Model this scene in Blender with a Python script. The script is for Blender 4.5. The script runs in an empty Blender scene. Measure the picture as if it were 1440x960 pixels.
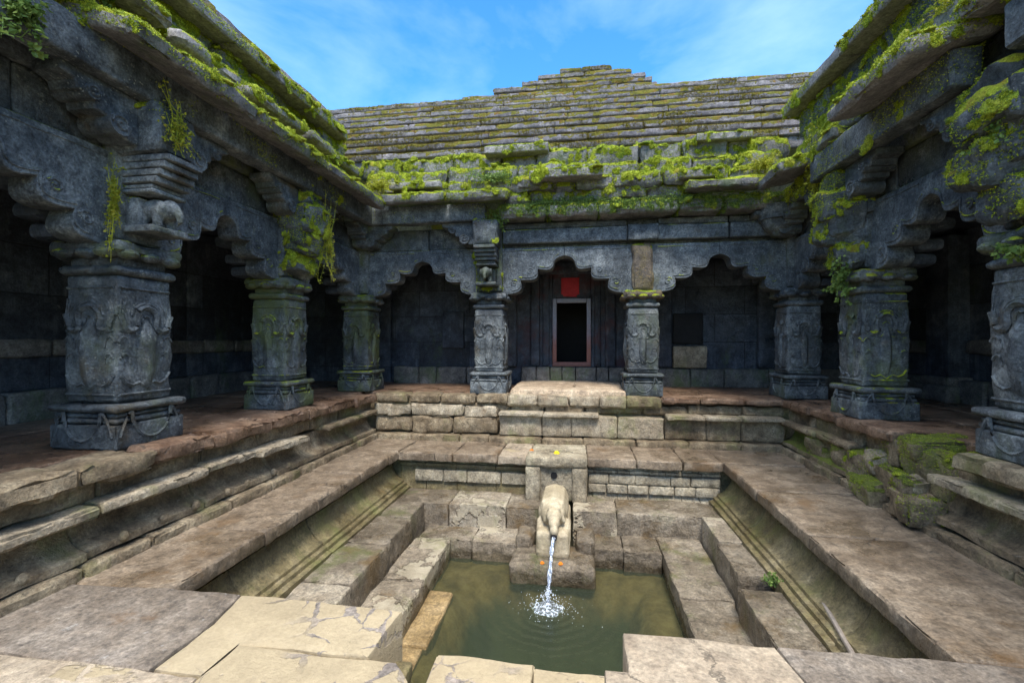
import bpy, bmesh, math, random
from mathutils import Vector, Matrix, noise
R = random.Random(11)
scene = bpy.context.scene
rad = math.radians

# ------------------------------------------------------------------ camera
cam_d = bpy.data.cameras.new("camera")
cam = bpy.data.objects.new("camera", cam_d)
scene.collection.objects.link(cam)
cam.location = (0, 0, 1.6)
cam.rotation_euler = (rad(90), 0, rad(8.44))
cam_d.sensor_width = 36
cam_d.lens = 16.0
cam_d.clip_start = .05
cam_d.clip_end = 2000
scene.camera = cam
scene.render.resolution_x = 1024
scene.render.resolution_y = 682

# ------------------------------------------------------------------ world, sun, exposure
SUN_EL, SUN_AZ = 57, 168          # azimuth clockwise from +Y: behind the camera, a little to the right
world = bpy.data.worlds.new("World")
scene.world = world
world.use_nodes = True
wt = world.node_tree
wt.nodes.clear()
w_out = wt.nodes.new('ShaderNodeOutputWorld')
sky = wt.nodes.new('ShaderNodeTexSky')
sky.sky_type = 'NISHITA'
sky.sun_disc = False
sky.sun_elevation = rad(SUN_EL)
sky.sun_rotation = rad(SUN_AZ)
sky.air_density = 1.0
sky.dust_density = .6
sky.ozone_density = 2.5
bg = wt.nodes.new('ShaderNodeBackground')
bg.inputs['Strength'].default_value = .15
tc = wt.nodes.new('ShaderNodeTexCoord')
mp = wt.nodes.new('ShaderNodeMapping')
mp.inputs['Scale'].default_value = (1.0, 1.0, 2.2)
mp.inputs['Location'].default_value = (2.75, .4, .35)
cn = wt.nodes.new('ShaderNodeTexNoise')
cn.inputs['Scale'].default_value = 1.7
cn.inputs['Detail'].default_value = 7
cn.inputs['Roughness'].default_value = .55
cn.inputs['Distortion'].default_value = .5
cr = wt.nodes.new('ShaderNodeValToRGB')
cr.color_ramp.elements[0].position = .41
cr.color_ramp.elements[0].color = (0, 0, 0, 1)
cr.color_ramp.elements[1].position = .78
cr.color_ramp.elements[1].color = (.6, .6, .6, 1)
mx = wt.nodes.new('ShaderNodeMixRGB')
mx.inputs['Color2'].default_value = (2.9, 3.8, 4.8, 1)
wt.links.new(tc.outputs['Generated'], mp.inputs['Vector'])
wt.links.new(mp.outputs[0], cn.inputs['Vector'])
wt.links.new(cn.outputs['Fac'], cr.inputs['Fac'])
wt.links.new(cr.outputs['Color'], mx.inputs['Fac'])
hs = wt.nodes.new('ShaderNodeHueSaturation')
hs.inputs['Saturation'].default_value = 1.34
wt.links.new(sky.outputs[0], hs.inputs['Color'])
wt.links.new(hs.outputs[0], mx.inputs['Color1'])
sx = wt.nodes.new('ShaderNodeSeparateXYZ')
zr = wt.nodes.new('ShaderNodeMapRange')          # bright overhead cloud, out of view, added to raise the ambient light
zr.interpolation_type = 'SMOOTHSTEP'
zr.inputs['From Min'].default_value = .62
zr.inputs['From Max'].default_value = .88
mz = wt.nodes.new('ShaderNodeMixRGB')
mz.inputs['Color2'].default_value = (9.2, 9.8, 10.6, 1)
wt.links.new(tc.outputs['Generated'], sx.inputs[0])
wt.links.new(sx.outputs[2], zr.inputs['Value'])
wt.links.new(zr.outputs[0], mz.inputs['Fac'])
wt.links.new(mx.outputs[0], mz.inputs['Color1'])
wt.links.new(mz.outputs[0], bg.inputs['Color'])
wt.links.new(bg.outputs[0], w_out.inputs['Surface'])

sun_d = bpy.data.lights.new("sun", 'SUN')
sun_d.energy = 1.7
sun_d.angle = rad(14)
sun_d.color = (1.0, .95, .87)
sun = bpy.data.objects.new("sun", sun_d)
scene.collection.objects.link(sun)
sv = Vector((math.sin(rad(SUN_AZ)) * math.cos(rad(SUN_EL)), math.cos(rad(SUN_AZ)) * math.cos(rad(SUN_EL)), math.sin(rad(SUN_EL))))
sun.rotation_euler = sv.to_track_quat('Z', 'Y').to_euler()
sun.location = sv * 60

vs = scene.view_settings
vs.view_transform = 'Standard'
vs.look = 'None'
vs.gamma = 1
vs.exposure = 1.5
vs.use_curve_mapping = False

# ------------------------------------------------------------------ materials
class NT:
    def __init__(s, name):
        s.m = bpy.data.materials.new(name)
        s.m.use_nodes = True
        s.t = s.m.node_tree
        s.t.nodes.clear()
        s.out = s.t.nodes.new('ShaderNodeOutputMaterial')
        s.geo = s.t.nodes.new('ShaderNodeNewGeometry')
        s.pos = s.geo.outputs['Position']
    def L(s, a, b):
        s.t.links.new(a, b)
    def put(s, sock, v):
        if isinstance(v, bpy.types.NodeSocket): s.L(v, sock)
        elif isinstance(v, tuple) and len(v) == 3 and sock.type == 'RGBA': sock.default_value = (*v, 1)
        else: sock.default_value = v
    def vmap(s, scale=(1, 1, 1), loc=(0, 0, 0), src=None):
        n = s.t.nodes.new('ShaderNodeMapping')
        n.inputs['Scale'].default_value = scale
        n.inputs['Location'].default_value = loc
        s.L(src or s.pos, n.inputs['Vector'])
        return n.outputs[0]
    def noise(s, scale, detail=4, rough=.55, vec=None, dist=0, out='Fac'):
        n = s.t.nodes.new('ShaderNodeTexNoise')
        n.inputs['Scale'].default_value = scale
        n.inputs['Detail'].default_value = detail
        n.inputs['Roughness'].default_value = rough
        n.inputs['Distortion'].default_value = dist
        s.L(vec or s.pos, n.inputs['Vector'])
        return n.outputs[out]
    def voro(s, scale, feature='F1', vec=None, out='Distance'):
        n = s.t.nodes.new('ShaderNodeTexVoronoi')
        n.feature = feature
        n.inputs['Scale'].default_value = scale
        s.L(vec or s.pos, n.inputs['Vector'])
        return n.outputs[out]
    def step(s, v, a, b):
        n = s.t.nodes.new('ShaderNodeMapRange')
        n.interpolation_type = 'SMOOTHSTEP'
        n.inputs['From Min'].default_value = a
        n.inputs['From Max'].default_value = b
        s.L(v, n.inputs['Value'])
        return n.outputs[0]
    def math(s, op, a, b=0.0):
        n = s.t.nodes.new('ShaderNodeMath')
        n.operation = op
        s.put(n.inputs[0], a); s.put(n.inputs[1], b)
        return n.outputs[0]
    def mix(s, f, a, b, mode='MIX'):
        n = s.t.nodes.new('ShaderNodeMixRGB')
        n.blend_type = mode
        s.put(n.inputs['Fac'], f); s.put(n.inputs['Color1'], a); s.put(n.inputs['Color2'], b)
        return n.outputs[0]
    def ramp(s, f, stops):
        n = s.t.nodes.new('ShaderNodeValToRGB')
        els = n.color_ramp.elements
        while len(els) < len(stops): els.new(.5)
        for e, (p, c) in zip(els, stops):
            e.position = p; e.color = (*c, 1)
        s.L(f, n.inputs['Fac'])
        return n.outputs['Color']
    def sep(s, v):
        n = s.t.nodes.new('ShaderNodeSeparateXYZ')
        s.L(v, n.inputs[0])
        return n.outputs
    def bump(s, h, strength, dist, normal=None):
        n = s.t.nodes.new('ShaderNodeBump')
        n.inputs['Strength'].default_value = strength
        n.inputs['Distance'].default_value = dist
        s.L(h, n.inputs['Height'])
        if normal: s.L(normal, n.inputs['Normal'])
        return n.outputs[0]
    def bsdf(s, color, rough, normal=None, spec=.4, **kw):
        n = s.t.nodes.new('ShaderNodeBsdfPrincipled')
        s.put(n.inputs['Base Color'], color); s.put(n.inputs['Roughness'], rough)
        n.inputs['Specular IOR Level'].default_value = spec
        for k, v in kw.items(): s.put(n.inputs[k.replace('_', ' ')], v)
        if normal: s.L(normal, n.inputs['Normal'])
        s.L(n.outputs[0], s.out.inputs['Surface'])
        return n

MOSS_A, MOSS_B, MOSS_C = (.30, .35, .02), (.11, .18, .02), (.24, .19, .025)

def stone(name, cols, speck=.3, speck_col=(.27, .275, .24), moss=0, moss_hi=.55, moss_scale=(1, 1, 1), moss_cols=(MOSS_A, MOSS_B, MOSS_C), algae=0,
          algae_col=(.05, .075, .02), rust=0, rust_col=(.17, .085, .03), streak=0, streak_col=(.3, .31, .29), crack=0, crack_mask=(.5, .56),
          plaster=0, plaster_col=(.37, .30, .19), block=None, rough=.72, wet=0, waterline=None, bump=.5, scale=1.0, grain=1.0, pit=.5):
    g = NT(name)
    big = g.noise(.9 * scale, 5, .6)
    mid = g.noise(5 * scale, 6, .62)
    fine = g.noise(46 * scale, 5, .7)
    base = g.mix(.5, big, mid)
    col = g.ramp(base, [(.37, cols[0]), (.5, cols[1]), (.63, cols[2])])
    # grain of the stone itself
    gr = g.ramp(fine, [(.32, (.45, .45, .45)), (.5, (1, 1, 1)), (.68, (1.6, 1.6, 1.6))])
    col = g.mix(.75 * grain, col, gr, 'MULTIPLY')
    mott = g.noise(13 * scale, 7, .74, g.vmap(loc=(3.3, 1.2, 7.7)))
    mo = g.ramp(mott, [(.34, (.40, .40, .41)), (.47, (.95, .95, .95)), (.66, (1.55, 1.53, 1.48))])
    col = g.mix(.7 * grain, col, mo, 'MULTIPLY')
    height = g.math('ADD', g.math('ADD', g.math('MULTIPLY', mid, .7), g.math('MULTIPLY', mott, .9)), g.math('MULTIPLY', fine, .3))
    rv = g.math('ADD', g.math('MULTIPLY', mid, .4), rough - .2)
    if plaster:
        pm = g.step(g.noise(1.7, 5, .6, g.vmap(loc=(4.2, 9.1, 2))), .56 - .3 * plaster, .585 - .3 * plaster)
        dv = g.noise(2.4, 6, .62, out='Color')
        wv = g.mix(.2, g.pos, dv)
        ed = g.voro(5.2, 'DISTANCE_TO_EDGE', wv)
        cm = g.step(g.noise(1.1, 3, .5, g.vmap(loc=(1, 7, 3))), .47, .55)
        wob = g.math('MULTIPLY', g.math('SUBTRACT', g.noise(1.9, 4, .6, g.vmap(loc=(2, 2, 9))), .47), .55)
        gap = g.math('MULTIPLY', g.math('SUBTRACT', 1, g.step(g.math('SUBTRACT', ed, wob), .002, .022)), cm)
        pm = g.math('MULTIPLY', pm, g.math('SUBTRACT', 1, gap))
        pc = g.mix(1, plaster_col, g.ramp(g.mix(.5, mid, fine), [(.3, (.72, .70, .68)), (.7, (1.12, 1.1, 1.06))]), 'MULTIPLY')
        col = g.mix(g.math('MULTIPLY', pm, .92), col, pc)
        height = g.math('ADD', height, g.math('MULTIPLY', pm, 1.5))
    if rust:
        rm = g.step(g.noise(1.7, 9, .72, g.vmap(loc=(8, 2, 5))), .64 - .2 * rust, .80 - .22 * rust)
        col = g.mix(g.math('MULTIPLY', rm, .7), col, g.mix(mid, rust_col, tuple(c * .6 for c in rust_col)))
        rv = g.math('SUBTRACT', rv, g.math('MULTIPLY', rm, .12))
    if streak:
        sn = g.noise(1, 5, .65, g.vmap(scale=(7, 7, .7)))
        sm = g.step(sn, .60 - .1 * streak, .72)
        sm = g.math('MULTIPLY', sm, g.step(mid, .40, .6))
        col = g.mix(g.math('MULTIPLY', sm, .55 * min(1, streak)), col, streak_col)
    if crack:
        dv2 = g.noise(2.0, 7, .68, out='Color')
        ed = g.voro(crack, 'DISTANCE_TO_EDGE', g.mix(.26, g.pos, dv2))
        ed = g.math('ADD', ed, g.math('MULTIPLY', g.step(g.noise(3.1, 3, .5, g.vmap(loc=(6, 2, 2))), .48, .62), .03))
        cm = g.step(g.noise(.9, 3, .5, g.vmap(loc=(3, 3, 8))), *crack_mask)
        ck = g.math('MULTIPLY', g.math('SUBTRACT', 1, g.step(ed, .002, .011)), cm)
        col = g.mix(g.math('MULTIPLY', ck, .6), col, (.04, .034, .028))
        height = g.math('SUBTRACT', height, g.math('MULTIPLY', ck, .6))
    if block:
        sp = g.sep(g.pos)
        cb = g.t.nodes.new('ShaderNodeCombineXYZ')
        g.L(g.math('ADD', sp[0], sp[1]), cb.inputs[0]); g.L(sp[2], cb.inputs[1])
        bt = g.t.nodes.new('ShaderNodeTexBrick')
        bt.inputs['Color1'].default_value = (.45, .45, .45, 1)
        bt.inputs['Color2'].default_value = (1.35, 1.35, 1.35, 1)
        bt.inputs['Mortar'].default_value = (.25, .25, .25, 1)
        bt.inputs['Scale'].default_value = 1
        bt.inputs['Brick Width'].default_value = block[0]
        bt.inputs['Row Height'].default_value = block[1]
        bt.inputs['Mortar Size'].default_value = .008
        bt.inputs['Mortar Smooth'].default_value = .3
        g.L(g.mix(.03, cb.outputs[0], g.noise(4, 3, .5, out='Color')), bt.inputs['Vector'])
        col = g.mix(.85, col, bt.outputs['Color'], 'MULTIPLY')
        height = g.math('SUBTRACT', height, g.math('MULTIPLY', bt.outputs['Fac'], 1.2))
    if speck:
        v = g.voro(31 * scale, 'F1', g.mix(.06, g.pos, g.noise(14, 3, .6, out='Color')))
        sm = g.math('SUBTRACT', 1, g.step(v, .10, .30))
        cl = g.step(g.noise(2.6, 5, .68, g.vmap(loc=(5, 1, 9))), 
                    .63 - .22 * speck, .80 - .18 * speck)
        big_l = g.step(g.noise(9, 6, .7, g.vmap(loc=(2, 8, 4))), .66 - .06 * speck, .70)
        sm = g.math('MAXIMUM', g.math('MULTIPLY', sm, cl), g.math('MULTIPLY', big_l, .55))
        col = g.mix(g.math('MULTIPLY', sm, .8 * min(1, .35 + speck)), col, speck_col)
    if algae:
        am = g.step(g.noise(1.9, 9, .72, g.vmap(scale=(1, 1, .55), loc=(7, 7, 1))), .60 - .22 * algae, .78 - .2 * algae)
        col = g.mix(g.math('MULTIPLY', am, min(.85, .5 + .4 * algae)), col, g.mix(fine, algae_col, tuple(c * 1.7 for c in algae_col)))
    if moss:
        nz = g.sep(g.geo.outputs['Normal'])[2]
        up = g.math('ADD', .42, g.math('MULTIPLY', g.step(nz, -.1, moss_hi), .58))
        mn = g.noise(2.3, 7, .68, g.vmap(scale=moss_scale, loc=(1.5, 6, 2)))
        mn = g.math('ADD', g.math('MULTIPLY', mn, .78), g.math('MULTIPLY', g.noise(15, 5, .65, g.vmap(loc=(4, 4, 1))), .22))
        mm = g.step(g.math('MULTIPLY', mn, up), .50 - .26 * moss, .56 - .26 * moss)
        mc = g.ramp(g.noise(7, 5, .65, g.vmap(loc=(9, 3, 3))), [(.32, moss_cols[1]), (.5, moss_cols[0]), (.66, moss_cols[2])])
        mc = g.mix(.8, mc, g.ramp(g.noise(85, 3, .7), [(.3, (.35, .35, .35)), (.65, (1.35, 1.35, 1.35))]), 'MULTIPLY')
        col = g.mix(mm, col, mc)
        mh = g.noise(38, 4, .7)
        height = g.math('ADD', height, g.math('MULTIPLY', mm, g.math('ADD', .8, g.math('MULTIPLY', mh, 1.6))))
        rv = g.math('ADD', rv, g.math('MULTIPLY', mm, .3))
    if wet:
        wm = g.step(g.noise(1.2, 4, .6, g.vmap(loc=(2, 5, 7))), .58 - .2 * wet, .72 - .2 * wet)
        rv = g.math('SUBTRACT', rv, g.math('MULTIPLY', wm, .42))
        col = g.mix(g.math('MULTIPLY', wm, .45), col, g.mix(1, col, (.5, .47, .43), 'MULTIPLY'))
    if waterline is not None:      # stone kept wet by the water lapping at it
        wl = g.math('SUBTRACT', 1, g.step(g.math('ADD', g.sep(g.pos)[2], g.math('MULTIPLY', g.math('SUBTRACT', g.noise(4, 6, .65), .5), -.22)), waterline - .03, waterline + .03))
        col = g.mix(g.math('MULTIPLY', wl, .75), col, g.mix(1, col, (.34, .31, .22), 'MULTIPLY'))
        rv = g.math('SUBTRACT', rv, g.math('MULTIPLY', wl, .35))
    if pit:
        pv = g.voro(60 * scale, 'F1')
        height = g.math('SUBTRACT', height, g.math('MULTIPLY', g.math('SUBTRACT', 1, g.step(pv, .0, .35)), .25 * pit))
    n1 = g.bump(height, bump, .042)
    g.bsdf(col, rv, n1, .35)
    return g.m

BASALT = [(.026, .032, .038), (.070, .081, .090), (.175, .190, .195)]
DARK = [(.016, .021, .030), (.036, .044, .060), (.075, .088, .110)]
WALK = [(.100, .072, .047), (.168, .126, .086), (.255, .20, .142)]
PLIN = [(.085, .060, .035), (.175, .130, .080), (.31, .25, .165)]
ROOF = [(.095, .086, .095), (.165, .150, .160), (.25, .23, .235)]
M = {}
M['basalt'] = stone('basalt', BASALT, grain=1.35, pit=.9, speck=.9, rust=.55, rust_col=(.13, .10, .06), algae=.45, wet=.5, algae_col=(.05, .062, .032), streak=.3, bump=.55)
M['basalt_green'] = stone('basalt_green', BASALT, grain=1.35, pit=.9, speck=.7, rust=.55, rust_col=(.14, .105, .06), moss=.02, algae=.7, wet=.4, algae_col=(.07, .085, .025), streak=.5, bump=.6)
M['basalt_moss'] = stone('basalt_moss', BASALT, grain=1.35, pit=.9, speck=.55, moss=.62, algae=.55, algae_col=(.06, .075, .022), bump=.65)
M['arch'] = stone('arch_stone', grain=1.35, pit=.9, cols= [(.030, .037, .044), (.078, .091, .102), (.175, .193, .202)], speck=.9, rust=.3, rust_col=(.11, .095, .07), streak=.3, moss=.12, algae=.22, algae_col=(.075, .078, .03), bump=.5)
M['lichen'] = stone('lichened_rock', [(.05, .045, .042), (.10, .082, .064), (.17, .13, .09)], speck=.9, speck_col=(.36, .22, .06), moss=.30, algae=.4, algae_col=(.14, .11, .03), bump=.8)
M['eave'] = stone('eave_stone', [(.085, .085, .088), (.15, .148, .148), (.23, .225, .22)], speck=.5, moss=.80, algae=.5, rust=.25, rust_col=(.15, .1, .07), bump=.7)
M['eave_bare'] = stone('eave_bare', [(.12, .115, .115), (.19, .18, .178), (.26, .25, .245)], speck=.5, moss=.30, algae=.2, bump=.6)
M['roof'] = stone('roof_stone', ROOF, speck=.15, moss=.30, moss_hi=.05, moss_scale=(.6, .5, .6), moss_cols=((.18, .16, .024), (.11, .115, .022), (.19, .105, .028)), algae=.15, bump=.7)
M['inner'] = stone('inner_wall', DARK, speck=.25, streak=.9, streak_col=(.16, .18, .20), block=(1.05, .52), algae=.25, bump=.6, wet=.3)  # pale streaks paint wet glints into the colour; next two alike
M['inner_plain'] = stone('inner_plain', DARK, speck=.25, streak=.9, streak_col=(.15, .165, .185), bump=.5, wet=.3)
M['shrine'] = stone('shrine_stone', DARK, speck=.3, rust=.75, rust_col=(.085, .018, .016), streak=1, streak_col=(.17, .18, .19), bump=.5, wet=.4)
M['inner_base'] = stone('inner_base_course', [(.07, .065, .06), (.12, .11, .10), (.2, .185, .17)], speck=.35, algae=.55, bump=.7)
M['floor'] = stone('veranda_floor', [(.085, .048, .030), (.155, .095, .060), (.25, .17, .115)], speck=.12, rust=.4, rust_col=(.15, .075, .04), bump=.5, wet=.5, crack=1.3, crack_mask=(.4, .5), rough=.6)
M['floor_pale'] = stone('pale_floor_slab', [(.30, .22, .15), (.42, .32, .22), (.52, .42, .30)], speck=.1, rust=.35, rust_col=(.22, .13, .07), bump=.5)
M['walk'] = stone('walkway_stone', WALK, speck=.10, speck_col=(.42, .38, .32), rust=.5, rust_col=(.19, .11, .05), crack=.9, crack_mask=(.52, .58), bump=.42, wet=.35, rough=.62)
M['walk_grey'] = stone('grey_paving', [(.10, .078, .058), (.15, .120, .092), (.215, .18, .145)], speck=.45, speck_col=(.5, .48, .44), rust=.2, bump=.5, rough=.75)
M['walk_cream'] = stone('cream_paving', [(.135, .11, .095), (.185, .155, .132), (.24, .205, .175)], speck=.08, plaster=.62, bump=.45, rough=.8)
M['walk_pink'] = stone('pale_paving', [(.21, .16, .112), (.30, .24, .172), (.39, .32, .235)], speck=.08, plaster=.12, crack=1.6, crack_mask=(.45, .52), bump=.5, rough=.8, grain=.7)
M['plinth'] = stone('plinth_stone', PLIN, speck=.3, speck_col=(.42, .38, .31), algae=.42, algae_col=(.12, .12, .04), rust=.3, rust_col=(.17, .10, .045), bump=.85)
M['plinth_pale'] = stone('plinth_pale', [(.16, .125, .085), (.26, .21, .145), (.38, .325, .24)], speck=.3, speck_col=(.5, .47, .40), algae=.45, algae_col=(.12, .125, .04), rust=.25, bump=.75)
M['rubble'] = stone('rubble_stone', PLIN, speck=.4, moss=.58, moss_hi=.4, moss_cols=((.17, .20, .03), (.11, .14, .03), (.16, .15, .04)), algae=.6, algae_col=(.11, .125, .03), bump=.9)
M['pool'] = stone('pool_stone', [(.095, .074, .050), (.18, .146, .105), (.29, .245, .185)], speck=.25, speck_col=(.40, .35, .26), algae=.42, algae_col=(.075, .09, .022), rust=.6, rust_col=(.175, .105, .035), waterline=-.95, bump=.85, wet=.6, rough=.6)
M['pool_pale'] = stone('pool_pale_stone', [(.15, .118, .082), (.24, .198, .145), (.34, .295, .225)], speck=.3, plaster=.10, plaster_col=(.40, .35, .26), algae=.4, algae_col=(.10, .11, .03), rust=.4, rust_col=(.17, .10, .035), waterline=-.95, bump=.7, wet=.3)
M['pool_wall'] = stone('pool_wall_stone', [(.085, .066, .030), (.145, .115, .056), (.22, .18, .105)], speck=.2, algae=.5, algae_col=(.095, .10, .028), rust=.45, bump=.6, wet=.5)
M['pool_block'] = stone('pool_back_wall', [(.19, .15, .095), (.32, .265, .18), (.46, .395, .285)], speck=.2, block=(.46, .20), algae=.55, algae_col=(.10, .11, .03), rust=.35, bump=.7)
M['spout'] = stone('spout_stone', [(.33, .27, .175), (.44, .37, .255), (.52, .455, .335)], speck=.1, speck_col=(.62, .58, .48), algae=.25, algae_col=(.2, .17, .085), rust=.35, rust_col=(.26, .19, .11), bump=.45, grain=.5)
M['niche'] = stone('niche_stone', [(.19, .155, .105), (.30, .255, .18), (.42, .37, .275)], speck=.35, algae=.45, algae_col=(.11, .11, .045), rust=.2, bump=.7)
M['silt'] = stone('pool_silt', [(.06, .065, .035), (.085, .095, .05), (.12, .125, .07)], speck=.0, rust=.4, rust_col=(.13, .09, .03), bump=.3, rough=.9)
def bed_mat():
    g = NT('pool_bed_stone')       # ochre edges; deep silt tone also paints the light lost in water
    z = g.math('ADD', g.sep(g.pos)[2], g.math('MULTIPLY', g.math('SUBTRACT', g.noise(3.5, 6, .65), .5), .45))
    f = g.step(z, -1.42, -1.16)
    st = g.ramp(g.noise(5, 6, .65), [(.35, (.14, .085, .03)), (.5, (.25, .165, .07)), (.66, (.36, .26, .14))])
    si = g.ramp(g.noise(4, 5, .6), [(.3, (.035, .042, .022)), (.7, (.065, .075, .042))])
    g.bsdf(g.mix(f, si, st), .8, g.bump(g.noise(18, 6, .65), .6, .03))
    return g.m
M['bed'] = bed_mat()
M['shallow'] = stone('submerged_stone', [(.15, .10, .045), (.24, .165, .075), (.32, .23, .12)], speck=.1, rust=.5, rust_col=(.2, .11, .03), bump=.6, wet=.5)
M['earth'] = stone('earth', [(.06, .055, .03), (.09, .085, .045), (.13, .12, .07)], speck=.05, moss=.4, bump=.8, scale=.5)
M['red'] = stone('red_paint', [(.28, .014, .020), (.36, .02, .028), (.42, .04, .045)], speck=.05, bump=.3, grain=.4, pit=0)
M['black'] = stone('unlit_hole', [(.004, .004, .005), (.006, .006, .007), (.009, .009, .010)], speck=0, bump=.2)  # near-black colour stands in for the darkness inside openings

def door_paint():
    g = NT('door_frame_paint')
    z = g.sep(g.pos)[2]
    f = g.step(g.math('ADD', z, g.math('MULTIPLY', g.noise(6, 4, .6), .5)), 1.65, 2.3)   # reddish below, turning blue-grey towards the top
    col = g.mix(f, (.22, .085, .065), (.21, .215, .27))
    col = g.mix(.5, col, g.ramp(g.noise(20, 5, .7), [(.3, (.6, .6, .6)), (.7, (1.3, 1.3, 1.3))]), 'MULTIPLY')
    g.bsdf(col, .6, g.bump(g.noise(30, 4, .6), .3, .01))
    return g.m
M['door'] = door_paint()

def plain(name, c, rough=.7, bump=.3, var=.5, sc=30, **kw):
    g = NT(name)
    col = g.mix(var, c, g.ramp(g.noise(sc, 4, .65), [(.3, (.5, .5, .5)), (.7, (1.5, 1.5, 1.5))]), 'MULTIPLY')
    g.bsdf(col, rough, g.bump(g.noise(sc * 1.5, 4, .6), bump, .01), **kw)
    return g.m
M['pipe'] = plain('weathered_pipe', (.24, .20, .165), .6)
M['yellow'] = plain('yellow_petals', (.75, .58, .01), .6, .5, .4, 80)
M['orange'] = plain('orange_petals', (.70, .20, .01), .6, .5, .4, 80)

def leafy(name, cols, trans=.25):
    g = NT(name)
    col = g.ramp(g.geo.outputs['Random Per Island'], [(0, cols[0]), (.5, cols[1]), (1, cols[2])])
    b = g.bsdf(col, .65, None, .25)
    d = g.t.nodes.new('ShaderNodeBsdfTranslucent')
    g.L(col, d.inputs['Color'])
    mxs = g.t.nodes.new('ShaderNodeMixShader')
    mxs.inputs[0].default_value = trans
    g.L(b.outputs[0], mxs.inputs[1]); g.L(d.outputs[0], mxs.inputs[2])
    g.L(mxs.outputs[0], g.out.inputs['Surface'])
    return g.m
M['moss'] = leafy('moss_green', [(.09, .15, .015), (.27, .34, .022), (.42, .44, .03)])
M['moss_dry'] = leafy('moss_ochre', [(.11, .07, .02), (.17, .15, .024), (.22, .18, .03)])
M['fern'] = leafy('fern_leaf', [(.07, .13, .03), (.14, .22, .05), (.22, .30, .08)], .3)
M['creeper'] = leafy('creeper_leaf', [(.20, .23, .02), (.34, .37, .03), (.42, .38, .05)], .3)

def water_mat():
    g = NT('pool_water')
    sp = g.sep(g.pos)
    dx = g.math('SUBTRACT', sp[0], -.30); dy = g.math('SUBTRACT', sp[1], 4.5)
    r = g.math('SQRT', g.math('ADD', g.math('MULTIPLY', dx, dx), g.math('MULTIPLY', dy, dy)))
    rr = g.math('ADD', r, g.math('MULTIPLY', g.noise(5, 3, .5), .10))
    ring = g.math('MULTIPLY', g.math('SINE', g.math('MULTIPLY', rr, 62)), g.math('SUBTRACT', 1, g.step(r, .1, 1.3)))
    h = g.math('ADD', g.math('MULTIPLY', ring, .35), g.math('ADD', g.noise(9, 4, .5), g.math('MULTIPLY', g.noise(28, 3, .5), .4)))
    nrm = g.bump(h, .22, .02)
    fr = g.t.nodes.new('ShaderNodeFresnel')
    fr.inputs['IOR'].default_value = 1.33
    g.L(nrm, fr.inputs['Normal'])
    tr = g.t.nodes.new('ShaderNodeBsdfTransparent')
    tr.inputs['Color'].default_value = (.66, .68, .50, 1)
    gl = g.t.nodes.new('ShaderNodeBsdfGlossy')
    gl.inputs['Roughness'].default_value = .04
    g.L(nrm, gl.inputs['Normal'])
    mud = g.t.nodes.new('ShaderNodeBsdfDiffuse')      # suspended silt
    mud.inputs['Color'].default_value = (.055, .070, .048, 1)
    m0 = g.t.nodes.new('ShaderNodeMixShader')
    m0.inputs[0].default_value = .36
    g.L(tr.outputs[0], m0.inputs[1]); g.L(mud.outputs[0], m0.inputs[2])
    m1 = g.t.nodes.new('ShaderNodeMixShader')
    g.L(fr.outputs[0], m1.inputs[0]); g.L(m0.outputs[0], m1.inputs[1]); g.L(gl.outputs[0], m1.inputs[2])
    g.L(m1.outputs[0], g.out.inputs['Surface'])
    return g.m
M['water'] = water_mat()

def foam_mat(name, alpha, c=(.80, .85, .95)):
    g = NT(name)
    n = g.noise(45, 3, .6, g.vmap(scale=(1, 1, .25)))
    a = g.step(n, .62 - alpha * .4, .72 - alpha * .2)
    b = g.bsdf(c, .25, g.bump(n, .5, .02), .6)
    gl = g.t.nodes.new('ShaderNodeBsdfTransparent')
    gl.inputs['Color'].default_value = (.86, .9, .95, 1)
    m = g.t.nodes.new('ShaderNodeMixShader')
    g.L(g.math('ADD', .10, g.math('MULTIPLY', a, .7)), m.inputs[0])
    g.L(gl.outputs[0], m.inputs[1]); g.L(b.outputs[0], m.inputs[2])
    g.L(m.outputs[0], g.out.inputs['Surface'])
    return g.m
M['stream'] = foam_mat('falling_water', .35)
M['foam'] = foam_mat('splash_foam', .42, (.66, .74, .84))
M['drop'] = plain('water_drop', (.75, .8, .88), .15, .1, .1)

# ------------------------------------------------------------------ mesh helpers
WLOC = {}
def tag(o, label=None, cat=None, group=None, kind=None):
    if label: o['label'] = label
    if cat: o['category'] = cat
    if group: o['group'] = group
    if kind: o['kind'] = kind
    return o

def thing(name, loc, label, cat, group=None, kind=None):
    o = bpy.data.objects.new(name, None)
    o.empty_display_size = .2
    scene.collection.objects.link(o)
    o.location = loc
    WLOC[o.name] = Vector(loc)
    return tag(o, label, cat, group, kind)

def nz(p, fr, sd):
    q = Vector((p[0] * fr + sd, p[1] * fr - sd * .7, p[2] * fr + sd * .3))
    return noise.noise(q) + .5 * noise.noise(q * 2.17)

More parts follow.
